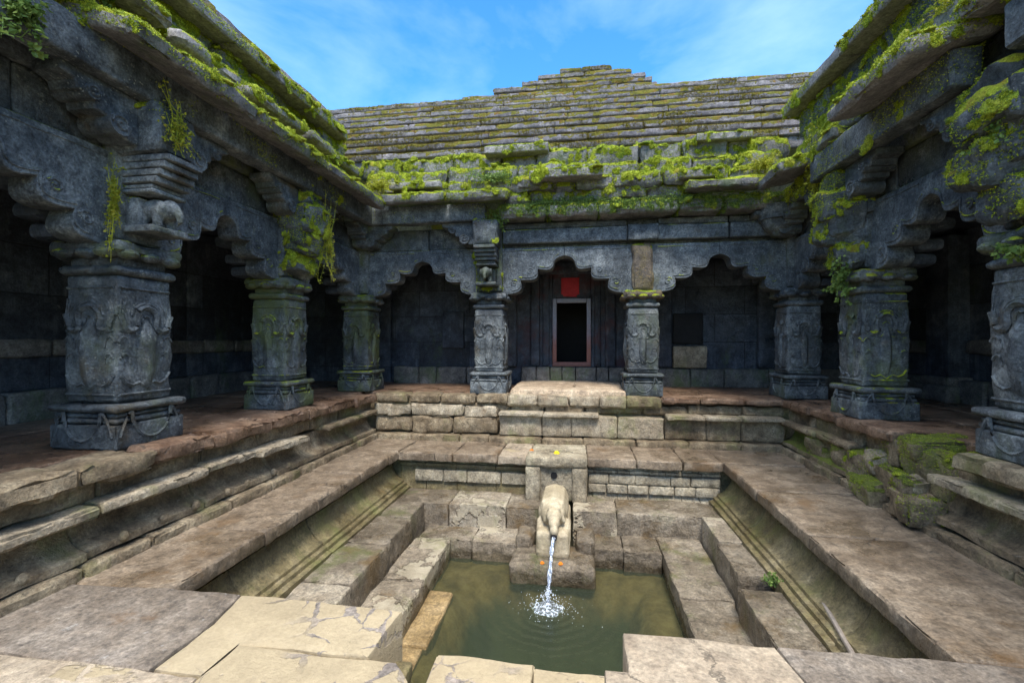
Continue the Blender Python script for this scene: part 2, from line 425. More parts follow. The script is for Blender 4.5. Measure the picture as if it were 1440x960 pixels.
class MB:
    """collects shapes, in the frame of one wing (s along, d outward, z up) or in world space"""
    def __init__(s, T=None, seed=None):
        s.v = []; s.f = []; s.T = T
        s.seed = R.random() * 50 if seed is None else seed
    def add(s, vs_, fs):
        n = len(s.v)
        if s.T: vs_ = [s.T(*p) for p in vs_]
        s.v += [tuple(p) for p in vs_]
        s.f += [tuple(i + n for i in f) for f in fs]
    def rbox(s, c, size, r=.02, seg=.1, amp=.008, fr=4., chip=0., rz=0., rx=0., ry=0., warp=None):
        """stone block: rounded edges, uneven faces, chipped arrises"""
        L = size
        r = min(r, .45 * min(L))
        ax = []
        for a in range(3):
            inner = L[a] - 2 * r
            n = max(1, int(round(inner / seg)))
            ax.append([-L[a] / 2] + [-L[a] / 2 + r + inner * i / n for i in range(n + 1)] + [L[a] / 2])
        N = [len(a) - 1 for a in ax]
        idx = {}; V = []; F = []
        sd = s.seed + R.random() * 20
        rot = (Matrix.Rotation(rz, 3, 'Z') @ Matrix.Rotation(ry, 3, 'Y') @ Matrix.Rotation(rx, 3, 'X')) if (rz or rx or ry) else None
        C = Vector(c)
        def vert(i, j, k):
            key = (i, j, k)
            if key in idx: return idx[key]
            p = Vector((ax[0][i], ax[1][j], ax[2][k]))
            q = Vector([max(-L[a] / 2 + r, min(L[a] / 2 - r, p[a])) for a in range(3)])
            n = p - q
            ext = sum(1 for a, t in zip(range(3), key) if t in (0, N[a]))
            n = n.normalized() if n.length > 0 else n
            p = q + n * r
            if warp: p = Vector(warp(p))
            dv = amp * nz(p + C, fr, sd)
            if chip:
                cs = nz(p + C, 5.5, sd + 9)
                near = ext >= 2
                if near: dv -= chip * max(0, cs + .15)
                elif ext == 1:
                    # second row of vertices next to an arris follows it part of the way
                    e2 = sum(1 for a, t in zip(range(3), key) if t in (1, N[a] - 1))
                    if e2: dv -= .45 * chip * max(0, cs)
            p = p + n * dv
            if rot: p = rot @ p
            idx[key] = len(V)
            V.append(p + C)
            return idx[key]
        for a in range(3):
            b, c2 = (a + 1) % 3, (a + 2) % 3
            for side in (0, N[a]):
                for i in range(N[b]):
                    for j in range(N[c2]):
                        ks = []
                        for (di, dj) in ((0, 0), (1, 0), (1, 1), (0, 1)):
                            t = [0, 0, 0]; t[a] = side; t[b] = i + di; t[c2] = j + dj
                            ks.append(vert(*t))
                        F.append(ks)
        s.add(V, F)
    def tube(s, pts, rr, n=6, amp=0, flat=None):
        pts = [Vector(p) for p in pts]
        V = []; F = []
        for i, p in enumerate(pts):
            t = (pts[min(i + 1, len(pts) - 1)] - pts[max(i - 1, 0)])
            t = t.normalized() if t.length > 1e-9 else Vector((0, 0, 1))
            up = Vector((0, 0, 1)) if abs(t.z) < .9 else Vector((0, 1, 0))
            x = t.cross(up).normalized(); y = x.cross(t)
            rad_ = rr[i] if isinstance(rr, (list, tuple)) else rr
            for k in range(n):
                a = 2 * math.pi * k / n
                w = rad_ * (1 + amp * nz(p + x * math.cos(a), 30, s.seed))
                V.append(p + x * math.cos(a) * w + y * math.sin(a) * w)
        for i in range(len(pts) - 1):
            for k in range(n):
                F.append((i * n + k, i * n + (k + 1) % n, (i + 1) * n + (k + 1) % n, (i + 1) * n + k))
        F.append(tuple(range(n)))
        F.append(tuple((len(pts) - 1) * n + k for k in range(n)))
        s.add(V, F)
    def ell(s, c, r, n=12, m=8, rot=None, amp=0, fr=5):
        C = Vector(c); V = []; F = []
        for i in range(m + 1):
            th = math.pi * i / m
            for k in range(n):
                ph = 2 * math.pi * k / n
                p = Vector((math.sin(th) * math.cos(ph) * r[0], math.sin(th) * math.sin(ph) * r[1], math.cos(th) * r[2]))
                if amp: p *= 1 + amp * nz(p + C, fr, s.seed)
                if rot: p = rot @ p
                V.append(p + C)
        V2 = [V[0]] + V[n:m * n] + [V[m * n]]
        g = lambda i, k: 0 if i == 0 else (len(V2) - 1 if i == m else 1 + (i - 1) * n + k % n)
        for i in range(m):
            for k in range(n):
                q = [g(i, k), g(i + 1, k), g(i + 1, k + 1), g(i, k + 1)]
                u = []
                for t in q:
                    if t not in u: u.append(t)
                F.append(u)
        s.add(V2, F)
    def prism(s, prof, plane, a0, a1, bev=.012, amp=0, seg=None):
        """prof: 2D outline. plane 'sz' -> (s,z) extruded along d from a0 to a1; 'dz' -> (d,z) along s"""
        n = len(prof)
        cx = sum(p[0] for p in prof) / n; cy = sum(p[1] for p in prof) / n
        def off(i, e):
            p0, p1, p2 = Vector(prof[i - 1]), Vector(prof[i]), Vector(prof[(i + 1) % n])
            d1 = (p1 - p0); d2 = (p2 - p1)
            n1 = Vector((-d1.y, d1.x)).normalized(); n2 = Vector((-d2.y, d2.x)).normalized()
            m = n1 + n2
            m = m.normalized() if m.length > .2 else n1
            return p1 + m * e
        area = sum(prof[i - 1][0] * prof[i][1] - prof[i][0] * prof[i - 1][1] for i in range(n))
        sg = 1 if area > 0 else -1
        rings = [(a0, bev), (a0 + bev * (1 if a1 > a0 else -1), 0)]
        if seg:
            k = max(1, int(abs(a1 - a0) / seg))
            for j in range(1, k): rings.append((a0 + (a1 - a0) * j / k, 0))
        rings += [(a1 - bev * (1 if a1 > a0 else -1), 0), (a1, bev)]
        V = []; F = []
        for (a, e) in rings:
            for i in range(n):
                q = off(i, sg * e)
                p = (q[0], a, q[1]) if plane == 'sz' else (a, q[0], q[1])
                if amp:
                    k1 = nz(p, 3.2, s.seed); k2 = nz(p, 3.2, s.seed + 7)
                    p = (p[0] + (amp * k1 if plane == 'sz' else 0), p[1] + (0 if plane == 'sz' else amp * k1), p[2] + amp * k2)
                V.append(p)
        m = len(rings)
        for j in range(m - 1):
            for i in range(n):
                F.append((j * n + i, j * n + (i + 1) % n, (j + 1) * n + (i + 1) % n, (j + 1) * n + i))
        F.append(tuple(range(n))); F.append(tuple((m - 1) * n + i for i in range(n)))
        s.add(V, F)
    def tri(s, a, b, c):
        n = len(s.v); s.v += [tuple(a), tuple(b), tuple(c)]; s.f.append((n, n + 1, n + 2))
    def build(s, name, mat, parent=None, label=None, cat=None, group=None, kind=None, smooth=38, reg=None, recalc=True):
        me = bpy.data.meshes.new(name)
        off = Vector((0, 0, 0))
        if parent is None:
            xs = [v[0] for v in s.v]; ys = [v[1] for v in s.v]; zs = [v[2] for v in s.v]
            off = Vector(((min(xs) + max(xs)) / 2, (min(ys) + max(ys)) / 2, min(zs)))
        elif parent.type == 'EMPTY':
            off = WLOC[parent.name]
        else:
            off = WLOC.get(parent.name, Vector((0, 0, 0)))
        me.from_pydata([(v[0] - off[0], v[1] - off[1], v[2] - off[2]) for v in s.v], [], s.f)
        if recalc:
            bm = bmesh.new(); bm.from_mesh(me)
            bmesh.ops.recalc_face_normals(bm, faces=bm.faces)
            bm.to_mesh(me); bm.free()
        if smooth:
            me.polygons.foreach_set('use_smooth', [True] * len(me.polygons))
            me.set_sharp_from_angle(angle=rad(smooth))
        me.materials.append(M[mat] if isinstance(mat, str) else mat)
        o = bpy.data.objects.new(name, me)
        scene.collection.objects.link(o)
        WLOC[o.name] = off
        if parent is None: o.location = off
        else: o.parent = parent
        tag(o, label, cat, group, kind)
        if reg is not None: REG.setdefault(reg, []).append((me, off))
        return o
REG = {}

# wing frames: s along the row of pillars, d outward into the courtyard, z up
RL, RR, RB = -3.95, 3.37, 7.70
FL = lambda s, d, z: Vector((RL + d, s, z))
FR = lambda s, d, z: Vector((RR - d, s, z))
FB = lambda s, d, z: Vector((s, RB - d, z))
ZP = .73           # platform level
PL_Y = [1.29, 3.42, 5.55]      # left row
PR_Y = [1.65, 3.75, 5.85]      # right row
PB_X = [-3.88, -1.50, 1.00, 3.37]
# ------------------------------------------------------------------ ground
def ring(mb, o, i, z):
    (ax, ay, bx, by), (cx, cy, dx, dy) = o, i
    V = [(ax, ay, z), (bx, ay, z), (bx, by, z), (ax, by, z), (cx, cy, z), (dx, cy, z), (dx, dy, z), (cx, dy, z)]
    mb.add(V, [(0, 1, 5, 4), (1, 2, 6, 5), (2, 3, 7, 6), (3, 0, 4, 7)])
g = MB(); ring(g, (-300, -300, 300, 300), (-2.72, 1.2, 1.97, 6.42), -.125)
g.build('ground', 'earth', kind='structure', smooth=0, label='earth around and under the temple court', cat='ground')

# ------------------------------------------------------------------ pillars
def face_pt(k, h, u, v):            # point on face k of a square shaft of half width h
    return [(u, -h, v), (h, u, v), (-u, h, v), (-h, -u, v)][k]
def arc(cx, cy, r, a0, a1, n=8, ry=None):
    ry = ry or r
    return [(cx + r * math.cos(rad(a0 + (a1 - a0) * i / n)), cy + ry * math.sin(rad(a0 + (a1 - a0) * i / n))) for i in range(n + 1)]

def pillar(x, y, label, mat='basalt', w=1.0, faces=(0, 1, 3), cap_mat=None, bulge=.03, neck=True):
    t = thing('carved_pillar', (x, y, ZP), label, 'pillar', 'carved stone pillars around the court')
    T = lambda a, b, c: Vector((x + a * w, y + b * w, ZP + c))
    b = MB(T)
    b.rbox((0, 0, .10), (.60, .60, .20), r=.015, seg=.09, amp=.008, chip=.025)
    b.rbox((0, 0, .225), (.57, .57, .045), r=.018, seg=.1, amp=.004, chip=.012)
    b.rbox((0, 0, .272), (.55, .55, .04), r=.016, seg=.1, amp=.004, chip=.012)
    b.rbox((0, 0, .330), (.63, .63, .062), r=.024, seg=.1, amp=.005, chip=.022)
    base = b.build('base', mat, t)
    c = MB(T)
    for k in range(4):                # scooped leaf motif cut round the base
        h = .302
        pts = arc(0, .30, .17, 180, 360, 10, .235)
        c.tube([face_pt(k, h - .008, u, v) for u, v in pts], .016, 5, .2)
        for sg in (-1, 1):
            c.tube([face_pt(k, h - .008, sg * (.17 + .09 * i / 4), .30 - .20 * (i / 4) ** 1.6) for i in range(5)], .012, 5, .2)
    c.build('base_carving', mat, base)
    s = MB(T)
    def warp(p):
        f = 1 + bulge * math.cos((p.z) / 1.06 * math.pi)
        return (p.x * f, p.y * f, p.z)
    s.rbox((0, 0, .365 + .525), (.465, .465, 1.05), r=.026, seg=.07, amp=.010, fr=5, chip=.02, warp=warp)
    sh = s.build('shaft', mat, t)
    cv = MB(T)
    z0 = .36
    v1, v2, v3 = R.uniform(.86, 1.14), R.uniform(.75, 1.1), R.uniform(-.03, .03)
    for k in faces:
        H = lambda v: .2325 * (1 + bulge * math.cos((v - .525) / 1.06 * math.pi)) + .001
        P = lambda u, v: face_pt(k, H(v), u, v + z0)
        def line(pts, r): cv.tube([P(u, v) for u, v in pts], r, 5, .25)
        cv.tube([P(u, .95) for u in (-.21, -.07, .07, .21)], .011, 5)
        cv.tube([P(u, .075) for u in (-.22, -.07, .07, .22)], .013, 5)
        # hooded double scroll
        hood = [(-.215, .735), (-.19, .665)] + arc(-.135, .655, .055, 200, 350, 7) + arc(0, .70, .092, 185, -5, 12, .105 * v1)[0:13] + arc(.135, .655, .055, 190, 340, 7) + [(.19, .665), (.215, .735)]
        line(hood, .026)
        line(arc(0, .70, .125, 170, 10, 10, .135 * v1), .014)
        line(arc(0, .665, .042, 180, 0, 6, .06), .010)
        # leaf/vase hanging from the hood
        lf = [(0, .11), (0, .16), (0, .26), (0, .38), (0, .50), (0, .58), (0, .64), (0, .69)]
        cv.tube([face_pt(k, H(v) - .022, u, v + z0) for u, v in lf], [x_ * v2 for x_ in (.020, .050, .066, .074, .074, .066, .046, .022)], 10, .22)
        for sg in (-1, 1): line([(sg * .02, .60), (sg * .05, .56), (sg * .085, .565), (sg * .10, .60)], .013)
        # lower drapery
        line([(a_, b_ + v3) for a_, b_ in ((-.21, .235), (-.17, .17), (-.115, .145), (-.06, .165), (0, .12), (.06, .165), (.115, .145), (.17, .17), (.21, .235))], .014)
        for sg in (-1, 1):
            line(arc(sg * .185, .46, .05, 90 + sg * 90, 90 - sg * 60, 6, .09), .009)
            line(arc(sg * .175, .33, .04, 90 + sg * 90, 90 - sg * 60, 6, .08), .009)
            for j in range(3):
                line([(sg * (.215 - .028 * j), .66), (sg * (.212 - .020 * j), .76), (sg * (.20 - .034 * j), .86 - .02 * j)], .007)
            line([(sg * .12, .60), (sg * .16, .585), (sg * .215, .60)], .008)
    cv.build('carving', mat, sh)
    rg = MB(T)
    rg.rbox((0, 0, 1.452), (.535, .535, .075), r=.034, seg=.09, amp=.006, chip=.015)
    rg.build('ring', mat, t)
    nk = MB(T)
    nk.rbox((0, 0, 1.525), (.43, .43, .09), r=.03, seg=.1, amp=.008)
    nk.build('neck', mat, t)
    cp = MB(T)
    cp.rbox((0, 0, 1.625), (.60, .60, .125), r=.045, seg=.08, amp=.022, fr=6, chip=.05)
    for k in range(4):
        for sg in (-1, 0, 1):
            cp.ell(face_pt(k, .27, sg * .19, 1.585), (.075, .075, .045), 8, 6, amp=.15)
    cp.build('capital', cap_mat or mat, t)
    return t

pillar(RL, PL_Y[0], 'stone pillar at the very front of the left row, nearest to the viewer', 'basalt_green')
pillar(RL, PL_Y[1], 'large dark carved pillar with pale hooded motifs, nearest one in view on the left', 'basalt', 1.06, cap_mat='basalt_green', bulge=.035)
pillar(RL, PL_Y[2], 'green-stained carved pillar with moss on its capital, second along the left veranda', 'basalt_green')
pillar(PB_X[0], RB, 'worn pillar in the rear left corner with mossy base', 'basalt_green', 1.0)
pillar(PB_X[1], RB, 'grey carved pillar left of the shrine door, under the elephant bracket', 'basalt', 1.02)
pillar(PB_X[2], RB, 'blue-grey carved pillar right of the shrine door, under orange lichened rock', 'basalt', 1.0, cap_mat='lichen')
pillar(PB_X[3], RB, 'dark carved pillar in the rear right corner', 'basalt', 1.0)
pillar(RR, PR_Y[2], 'carved pillar on the right with bright green creeper hanging down its capital', 'basalt_green', 1.0)
pillar(RR, PR_Y[1], 'carved pillar cut off by the right edge of the picture, with leaves on its rounded top', 'basalt', 1.05, cap_mat='basalt_green', bulge=.045)
pillar(RR, PR_Y[0], 'stone pillar at the very front of the right row, nearest to the viewer', 'basalt')
# plain pilaster deep in the right veranda
t = thing('pilaster', (5.42, 7.55, ZP), 'plain square pilaster on a stepped base, deep in the dark right veranda', 'pilaster')
b = MB(); b.rbox((5.42, 7.55, ZP + .12), (.62, .62, .24), amp=.01, chip=.02); b.rbox((5.42, 7.55, ZP + .30), (.54, .54, .12), amp=.008); b.build('base', 'inner_base', t)
b = MB(); b.rbox((5.42, 7.55, 2.1), (.44, .44, 2.04), amp=.01, seg=.15); b.build('shaft', 'inner_plain', t)

# ------------------------------------------------------------------ cusped arches, piers, brackets, consoles
HALF = [(0, .56), (.045, .535), (.085, .515), (.15, .505), (.185, .485), (.20, .435), (.235, .40), (.29, .395), (.335, .41), (.375, .385), (.40, .33), (.435, .285), (.475, .265), (.52, .275)]
def cusp_outline(half, rise):
    """lower edge of the right half of a cusped arch, from apex to the springing"""
    pts = []
    def lobe(x0, z0, x1, z1, bulge, n=6):
        for i in range(n + 1):
            f = i / n
            nx, nz_ = -(z1 - z0), (x1 - x0)
            k = math.sin(f * math.pi) * bulge
            pts.append((x0 + (x1 - x0) * f + nx * k, z0 + (z1 - z0) * f + nz_ * k))
    lobe(0, 1.0, .17, .83, .16)
    lobe(.17, .83, .44, .66, -.40, 8)
    lobe(.44, .66, .74, .37, -.40, 9)
    lobe(.74, .37, 1.0, -.02, -.36, 9)
    return [(x * half, z * rise) for x, z in pts]

def arch(T, s0, s1, parent, mat, zs=2.40, za=2.98, zt=3.17, d0=-.13, d1=.13, reg=None, broken=0, inner=True):
    """two bracket slabs meeting over a bay between the pillars at s0 and s1"""
    mid = (s0 + s1) / 2
    half = (s1 - s0) / 2 - .24
    o = cusp_outline(half, za - zs)
    for sg in (-1, 1):
        m = MB(T)
        prof = [(mid + sg * x, zs + z) for x, z in o]
        end = mid + sg * (half + .235)
        prof += [(end, zs - .012), (end, zt), (mid + sg * .003, zt)]
        m.prism(prof, 'sz', d0, d1, bev=.007, amp=.008)
        a = m.build('arch', mat, parent, reg=reg)
        c = MB(T)
        rim = [(mid + sg * (x + .012), zs + z + .045) for x, z in o[2:-2]]
        c.tube([(s, d1 + .002, z) for s, z in rim], .010, 5, .3)
        # volutes at the lobes
        for (fx, fz, r) in ((.565, .60, .055), (.83, .28, .065)):
            cx, cz = mid + sg * fx * half, zs + fz * (za - zs)
            sp = [(cx + sg * r * (1 - i / 17) * math.cos(-i * .55 + 2.6), d1 + .002, cz + r * (1 - i / 17) * math.sin(-i * .55 + 2.6)) for i in range(16)]
            c.tube(sp, .010, 5, .2)
        c.tube([(mid + sg * half * (.15 + .85 * i / 6), d1 + .002, zt - .05 + .004 * math.sin(i * 2.1)) for i in range(7)], .009, 5)
        c.build('scroll', mat, a)
        if inner:       # the set-back second leaf of the bracket seen under the arch
            m = MB(T)
            for (f, z, w_) in ((.93, .02, .16), (.80, .16, .16), (.62, .34, .15)):
                m.rbox((mid + sg * half * (f + .04), d0 - .14, zs + z * 1.0 + .06), (.30, .26, .13), r=.05, amp=.012, seg=.09)
            m.build('inner_bracket', 'inner_plain', a)

def pier(T, s, parent, mat, reg=None, w=.44, top=3.56):
    m = MB(T)
    m.rbox((s, 0, 2.465 + (top - 2.465) / 2 - .01), (w, .40, top - 2.465 + .04), r=.02, amp=.012, seg=.1, chip=.03)
    return m.build('pier', mat, parent, reg=reg)

def elephant(T, s, d, z, parent, mat, k=1.0):
    m = MB(T)
    m.ell((s, d, z + .155 * k), (.105 * k, .13 * k, .105 * k), 12, 8)
    m.ell((s, d + .12 * k, z + .16 * k), (.085 * k, .08 * k, .09 * k), 12, 8)
    for sg in (-1, 1):
        m.ell((s + sg * .085 * k, d + .095 * k, z + .165 * k), (.022 * k, .05 * k, .065 * k), 8, 6)
        for dd in (-.08, .06):
            m.tube([(s + sg * .06 * k, d + dd * k, z + .12 * k), (s + sg * .06 * k, d + dd * k, z)], [.045 * k, .038 * k], 8)
    m.tube([(s, d + .17 * k, z + .17 * k), (s, d + .215 * k, z + .11 * k), (s, d + .22 * k, z + .05 * k), (s, d + .19 * k, z + .012 * k)], [.042 * k, .034 * k, .026 * k, .018 * k], 8)
    o = m.build('elephant_carving', mat, parent, smooth=80)
    rm = o.modifiers.new('remesh', 'REMESH'); rm.mode = 'VOXEL'; rm.voxel_size = .011; rm.use_smooth_shade = True
    sm = o.modifiers.new('smooth', 'SMOOTH'); sm.iterations = 3
    return o

def bracket(T, s, parent, mat, broken=0, figure=True, reg=None, top=3.56):
    """pile of plates and an elephant on a shelf that carries the eave beam in front of a pier"""
    if broken:
        m = MB(T)
        for (a, d, z, L, D, H) in ((0, .24, 2.62, .40, .36, .30), (.03, .30, 2.90, .42, .50, .34), (-.05, .33, 3.20, .46, .52, .34), (.04, .28, 3.44, .44, .42, .26), (-.12, .36, 3.02, .24, .34, .40)):
            m.rbox((s + a + R.uniform(-.03, .03), d, z), (L, D, H), r=.05, amp=.055, fr=4.5, seg=.045, chip=.10, rz=R.uniform(-.25, .25), rx=R.uniform(-.2, .2), ry=R.uniform(-.25, .25))
        return m.build('broken_bracket', mat, parent, reg=reg)
    m = MB(T)
    m.rbox((s, .28, 2.535), (.34, .44, .055), r=.012, amp=.005, seg=.1, chip=.015)
    m.rbox((s, .22, 2.68), (.26, .18, .26), r=.03, amp=.01)
    br = m.build('bracket', mat, parent, reg=reg)
    m = MB(T)
    m.rbox((s, .31, 2.845), (.33, .36, .035), r=.012, amp=.003, seg=.1, chip=.01)
    m.rbox((s, .31, 2.885), (.30, .32, .035), r=.012, amp=.003, seg=.1)
    for i in range(4):
        m.rbox((s + .004 * math.sin(i * 3), .33 + .02 * i, 2.935 + .058 * i), (.34, .40 + .04 * i, .052), r=.008, amp=.004, seg=.1, chip=.016)
    m.build('plate', mat, br)
    m = MB(T)
    m.rbox((s, .32, 3.355), (.42, .50, .43), r=.05, amp=.028, seg=.08, chip=.06)
    m.build('bracket_head', 'lichen' if mat != 'basalt' else mat, br, reg=reg)
    if figure: elephant(T, s, .37, 2.56, br, mat, .98)
    return br

def console(T, s, sg, parent, mat, d0=.14, d1=.40):
    m = MB(T)
    pr = [(0, 3.56), (.56, 3.56), (.56, 3.50), (.47, 3.475), (.45, 3.42), (.36, 3.40), (.335, 3.33), (.25, 3.315), (.20, 3.25), (.10, 3.19), (0, 3.19)]
    m.prism([(s + sg * (.20 + a), z) for a, z in pr], 'sz', d0, d1, bev=.012, amp=.008, seg=.09)
    c = m.build('console', mat, parent)
    v = MB(T)
    for (a, z, r) in ((.17, 3.285, .085), (.37, 3.43, .055)):
        n = 14
        v.tube([(s + sg * (.20 + a), d0 - .01, z), (s + sg * (.20 + a), d1 + .035, z)], r, n)
        sp = [(s + sg * (.20 + a + r * .82 * (1 - i / 18) * math.cos(i * .6)), d1 + .037, z + r * .82 * (1 - i / 18) * math.sin(i * .6)) for i in range(16)]
        v.tube(sp, .011, 5)
    v.build('volute', mat, c)

def span(T, parent, name, mat, s0, s1, d0, d1, z0, z1, n, amp=.015, chip=.03, r=.02, seg=.1, reg=None, jit=.0, gap=.006, each=False, tilt=0, **kw):
    """row of n stones between s0 and s1; one mesh, or one per stone"""
    cuts = [s0] + sorted(s0 + (s1 - s0) * (i + R.uniform(-.22, .22)) / n for i in range(1, n)) + [s1]
    m = MB(T); out = []
    for a, b in zip(cuts[:-1], cuts[1:]):
        dj = R.uniform(-jit, jit); zj = R.uniform(-jit, jit) * .4
        L = b - a - gap
        m.rbox(((a + b) / 2, (d0 + d1) / 2 + dj, (z0 + z1) / 2 + zj), (L, d1 - d0, z1 - z0), r=r, amp=amp, chip=chip, seg=seg,
               rx=tilt + R.uniform(-jit, jit) * .35, ry=R.uniform(-jit, jit) * .35, **kw)
        if each:
            out.append(m.build(name, mat, parent, reg=reg)); m = MB(T)
    if not each: out.append(m.build(name, mat, parent, reg=reg))
    return out
# ------------------------------------------------------------------ verandas
def wing(T, label, rows, s_end, base_loc, side):
    t = thing('veranda', base_loc, label, 'veranda', 'verandas round the court')
    mats = {'L': 'arch', 'R': 'arch'}
    s_prev = -.75
    for i, s in enumerate(rows + [RB]):
        arch(T, s_prev, s, t, 'arch', broken=(i % 2))
        s_prev = s
    for i, s in enumerate(rows):
        pier(T, s, t, 'basalt_moss' if (side, i) in (('L', 2), ('R', 2)) else 'basalt_green', reg=side + 'E')
        for sg in (-1, 1): console(T, s, sg, t, 'basalt')
    console(T, RB, -1, t, 'basalt_green')
    # frieze behind the consoles, in two courses
    span(T, t, 'frieze', 'basalt', -.8, RB - .1, -.14, .07, 3.175, 3.55, 7, amp=.008, chip=.015)
    span(T, t, 'frieze', 'basalt_green', -.8, RB - .1, -.14, .14, 3.555, 4.02, 6, amp=.012, chip=.02)
    m = MB(T); m.rbox((3.3, -.55, 4.35), (8.2, .8, 1.0), amp=.01, seg=.5); m.build('core', 'basalt', t)
    # inner walls and ceiling
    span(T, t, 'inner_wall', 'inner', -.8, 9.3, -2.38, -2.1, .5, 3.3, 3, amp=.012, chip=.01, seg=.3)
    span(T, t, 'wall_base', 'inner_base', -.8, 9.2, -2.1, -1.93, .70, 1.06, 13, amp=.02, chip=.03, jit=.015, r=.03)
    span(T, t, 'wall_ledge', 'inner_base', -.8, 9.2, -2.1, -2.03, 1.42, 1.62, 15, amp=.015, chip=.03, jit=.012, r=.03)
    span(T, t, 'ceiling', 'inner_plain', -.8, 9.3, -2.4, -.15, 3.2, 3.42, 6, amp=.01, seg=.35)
    return t

left = wing(FL, 'left veranda of dark stone with cusped arches, continuous beam and mossy overhanging eave slabs', PL_Y, 7.3, (RL, 3.3, ZP), 'L')
right = wing(FR, 'right veranda of dark stone with broken mossy eaves and shattered brackets above the pillars', PR_Y, 7.3, (RR, 3.3, ZP), 'R')

# --- left: brackets, beam, eaves
bracket(FL, PL_Y[0], left, 'basalt_green', reg='LE')
bracket(FL, PL_Y[1], left, 'basalt', reg='LE')
bracket(FL, PL_Y[2], left, 'basalt_moss', broken=1, reg='L')
for a, b in ((-.8, 1.25), (1.26, 3.38), (3.39, 5.60), (5.61, 7.40)):
    m = MB(FL); m.rbox(((a + b) / 2, .40, 3.71), (b - a - .008, .22, .30), r=.018, amp=.012, chip=.03, seg=.09)
    m.build('eave_beam', 'arch', left, reg='LE')
# eave slabs: sloping stones, broken away nearest the viewer
def eave(T, t, a, b, din, dout, zin, zout, th, mat, reg, rough=.03):
    n = max(2, int((b - a) / .09))
    m = MB(T)
    sl = math.atan2(zout - zin, dout - din)
    L = math.hypot(dout - din, zout - zin)
    m.rbox(((a + b) / 2, (din + dout) / 2, (zin + zout) / 2), (b - a - .012, L, th), r=.035, amp=rough, fr=2.6, chip=.075, seg=.075, rx=sl)
    return m.build('eave_slab', mat, t, reg=reg)
eave(FL, left, -.8, 1.15, .10, .66, 4.02, 3.93, .13, 'eave', 'L', .04)
eave(FL, left, 2.72, 4.02, .15, .88, 4.02, 3.80, .15, 'eave', 'L')
eave(FL, left, 4.03, 5.32, .15, .86, 4.00, 3.79, .14, 'eave', 'L')
eave(FL, left, 5.33, 6.98, .15, .84, 4.00, 3.80, .14, 'eave', 'L')
span(FL, left, 'rubble_course', 'eave', -.8, 6.9, .02, .46, 4.0, 4.24, 11, amp=.045, chip=.08, jit=.05, r=.05, seg=.08, reg='L')
span(FL, left, 'rubble_course', 'eave_bare', 1.9, 6.7, .30, .62, 4.14, 4.27, 6, amp=.03, chip=.06, jit=.05, r=.04, seg=.08, reg='L', gap=.10)
span(FL, left, 'rubble_course', 'eave', -.8, 6.9, -.25, .28, 4.22, 4.50, 9, amp=.04, chip=.07, jit=.05, r=.05, seg=.09, reg='L')
span(FL, left, 'rubble_course', 'eave', -.8, 7.0, -.3, .14, 4.48, 4.80, 9, amp=.04, chip=.07, jit=.04, r=.05, seg=.09, reg='L')
span(FL, left, 'upper_eave', 'eave_bare', -.8, 6.72, -.5, .34, 4.77, 4.90, 6, amp=.010, chip=.025, jit=.010, r=.018, reg='L')
# --- right
bracket(FR, PR_Y[0], right, 'basalt_green', broken=1)
bracket(FR, PR_Y[1], right, 'basalt_moss', broken=1, reg='R')
bracket(FR, PR_Y[2], right, 'basalt_moss', broken=1, reg='R')
for a, b in ((-.8, 1.6), (1.62, 3.55), (3.97, 6.18)):
    m = MB(FR); m.rbox(((a + b) / 2, .42, 3.72), (b - a - .008, .22, .31), r=.018, amp=.014, chip=.04, seg=.09)
    m.build('eave_beam', 'arch', right, reg='RE')
m = MB(FR); m.rbox((6.75, .30, 3.70), (1.1, .2, .28), r=.04, amp=.03, chip=.06); m.build('eave_beam', 'basalt_moss', right, reg='R')
eave(FR, right, 3.86, 5.06, .22, .90, 4.02, 3.86, .14, 'eave_bare', 'R', .035)
eave(FR, right, 2.55, 3.55, .10, .62, 4.06, 3.95, .15, 'eave', 'R', .05)
eave(FR, right, 5.55, 6.15, .10, .55, 4.04, 3.95, .14, 'eave', 'R', .05)
eave(FR, right, 6.18, 6.98, .12, .86, 4.00, 3.82, .15, 'eave', 'R', .04)
for (s, d, L) in ((4.35, .62, .42), (4.85, .55, .2), (3.6, .45, .5)):
    m = MB(FR); m.rbox((s, d, 4.05), (L, .34, .16), r=.05, amp=.04, chip=.07, seg=.06, rz=R.uniform(-.2, .2), rx=-.2)
    m.build('broken_eave', 'eave_bare', right, reg='R')
span(FR, right, 'rubble_course', 'eave', -.8, 6.9, .02, .44, 4.02, 4.28, 10, amp=.05, chip=.09, jit=.06, r=.05, seg=.08, reg='R')
span(FR, right, 'rubble_course', 'eave', -.8, 6.9, -.22, .26, 4.26, 4.58, 9, amp=.045, chip=.08, jit=.05, r=.05, seg=.09, reg='R')
span(FR, right, 'rubble_course', 'basalt_moss', -.8, 7.2, -.3, .18, 4.56, 4.93, 9, amp=.04, chip=.07, jit=.04, r=.05, seg=.09, reg='R')
span(FR, right, 'upper_eave', 'eave_bare', -.8, 7.25, -.5, .40, 4.90, 5.05, 6, amp=.010, chip=.025, jit=.012, r=.018, reg='R')
# wing roofs step up and away above the upper eaves
for T, t, z0 in ((FL, left, 4.90), (FR, right, 5.05)):
    for k in range(6):
        d1 = .08 - .36 * k
        span(T, t, 'roof_course', 'roof', -.8, 7.1 + .36 * k, d1 - .6, d1, z0 + .28 * k, z0 + .28 * (k + 1) + .02, 6, amp=.015, chip=.03, jit=.012, seg=.16)

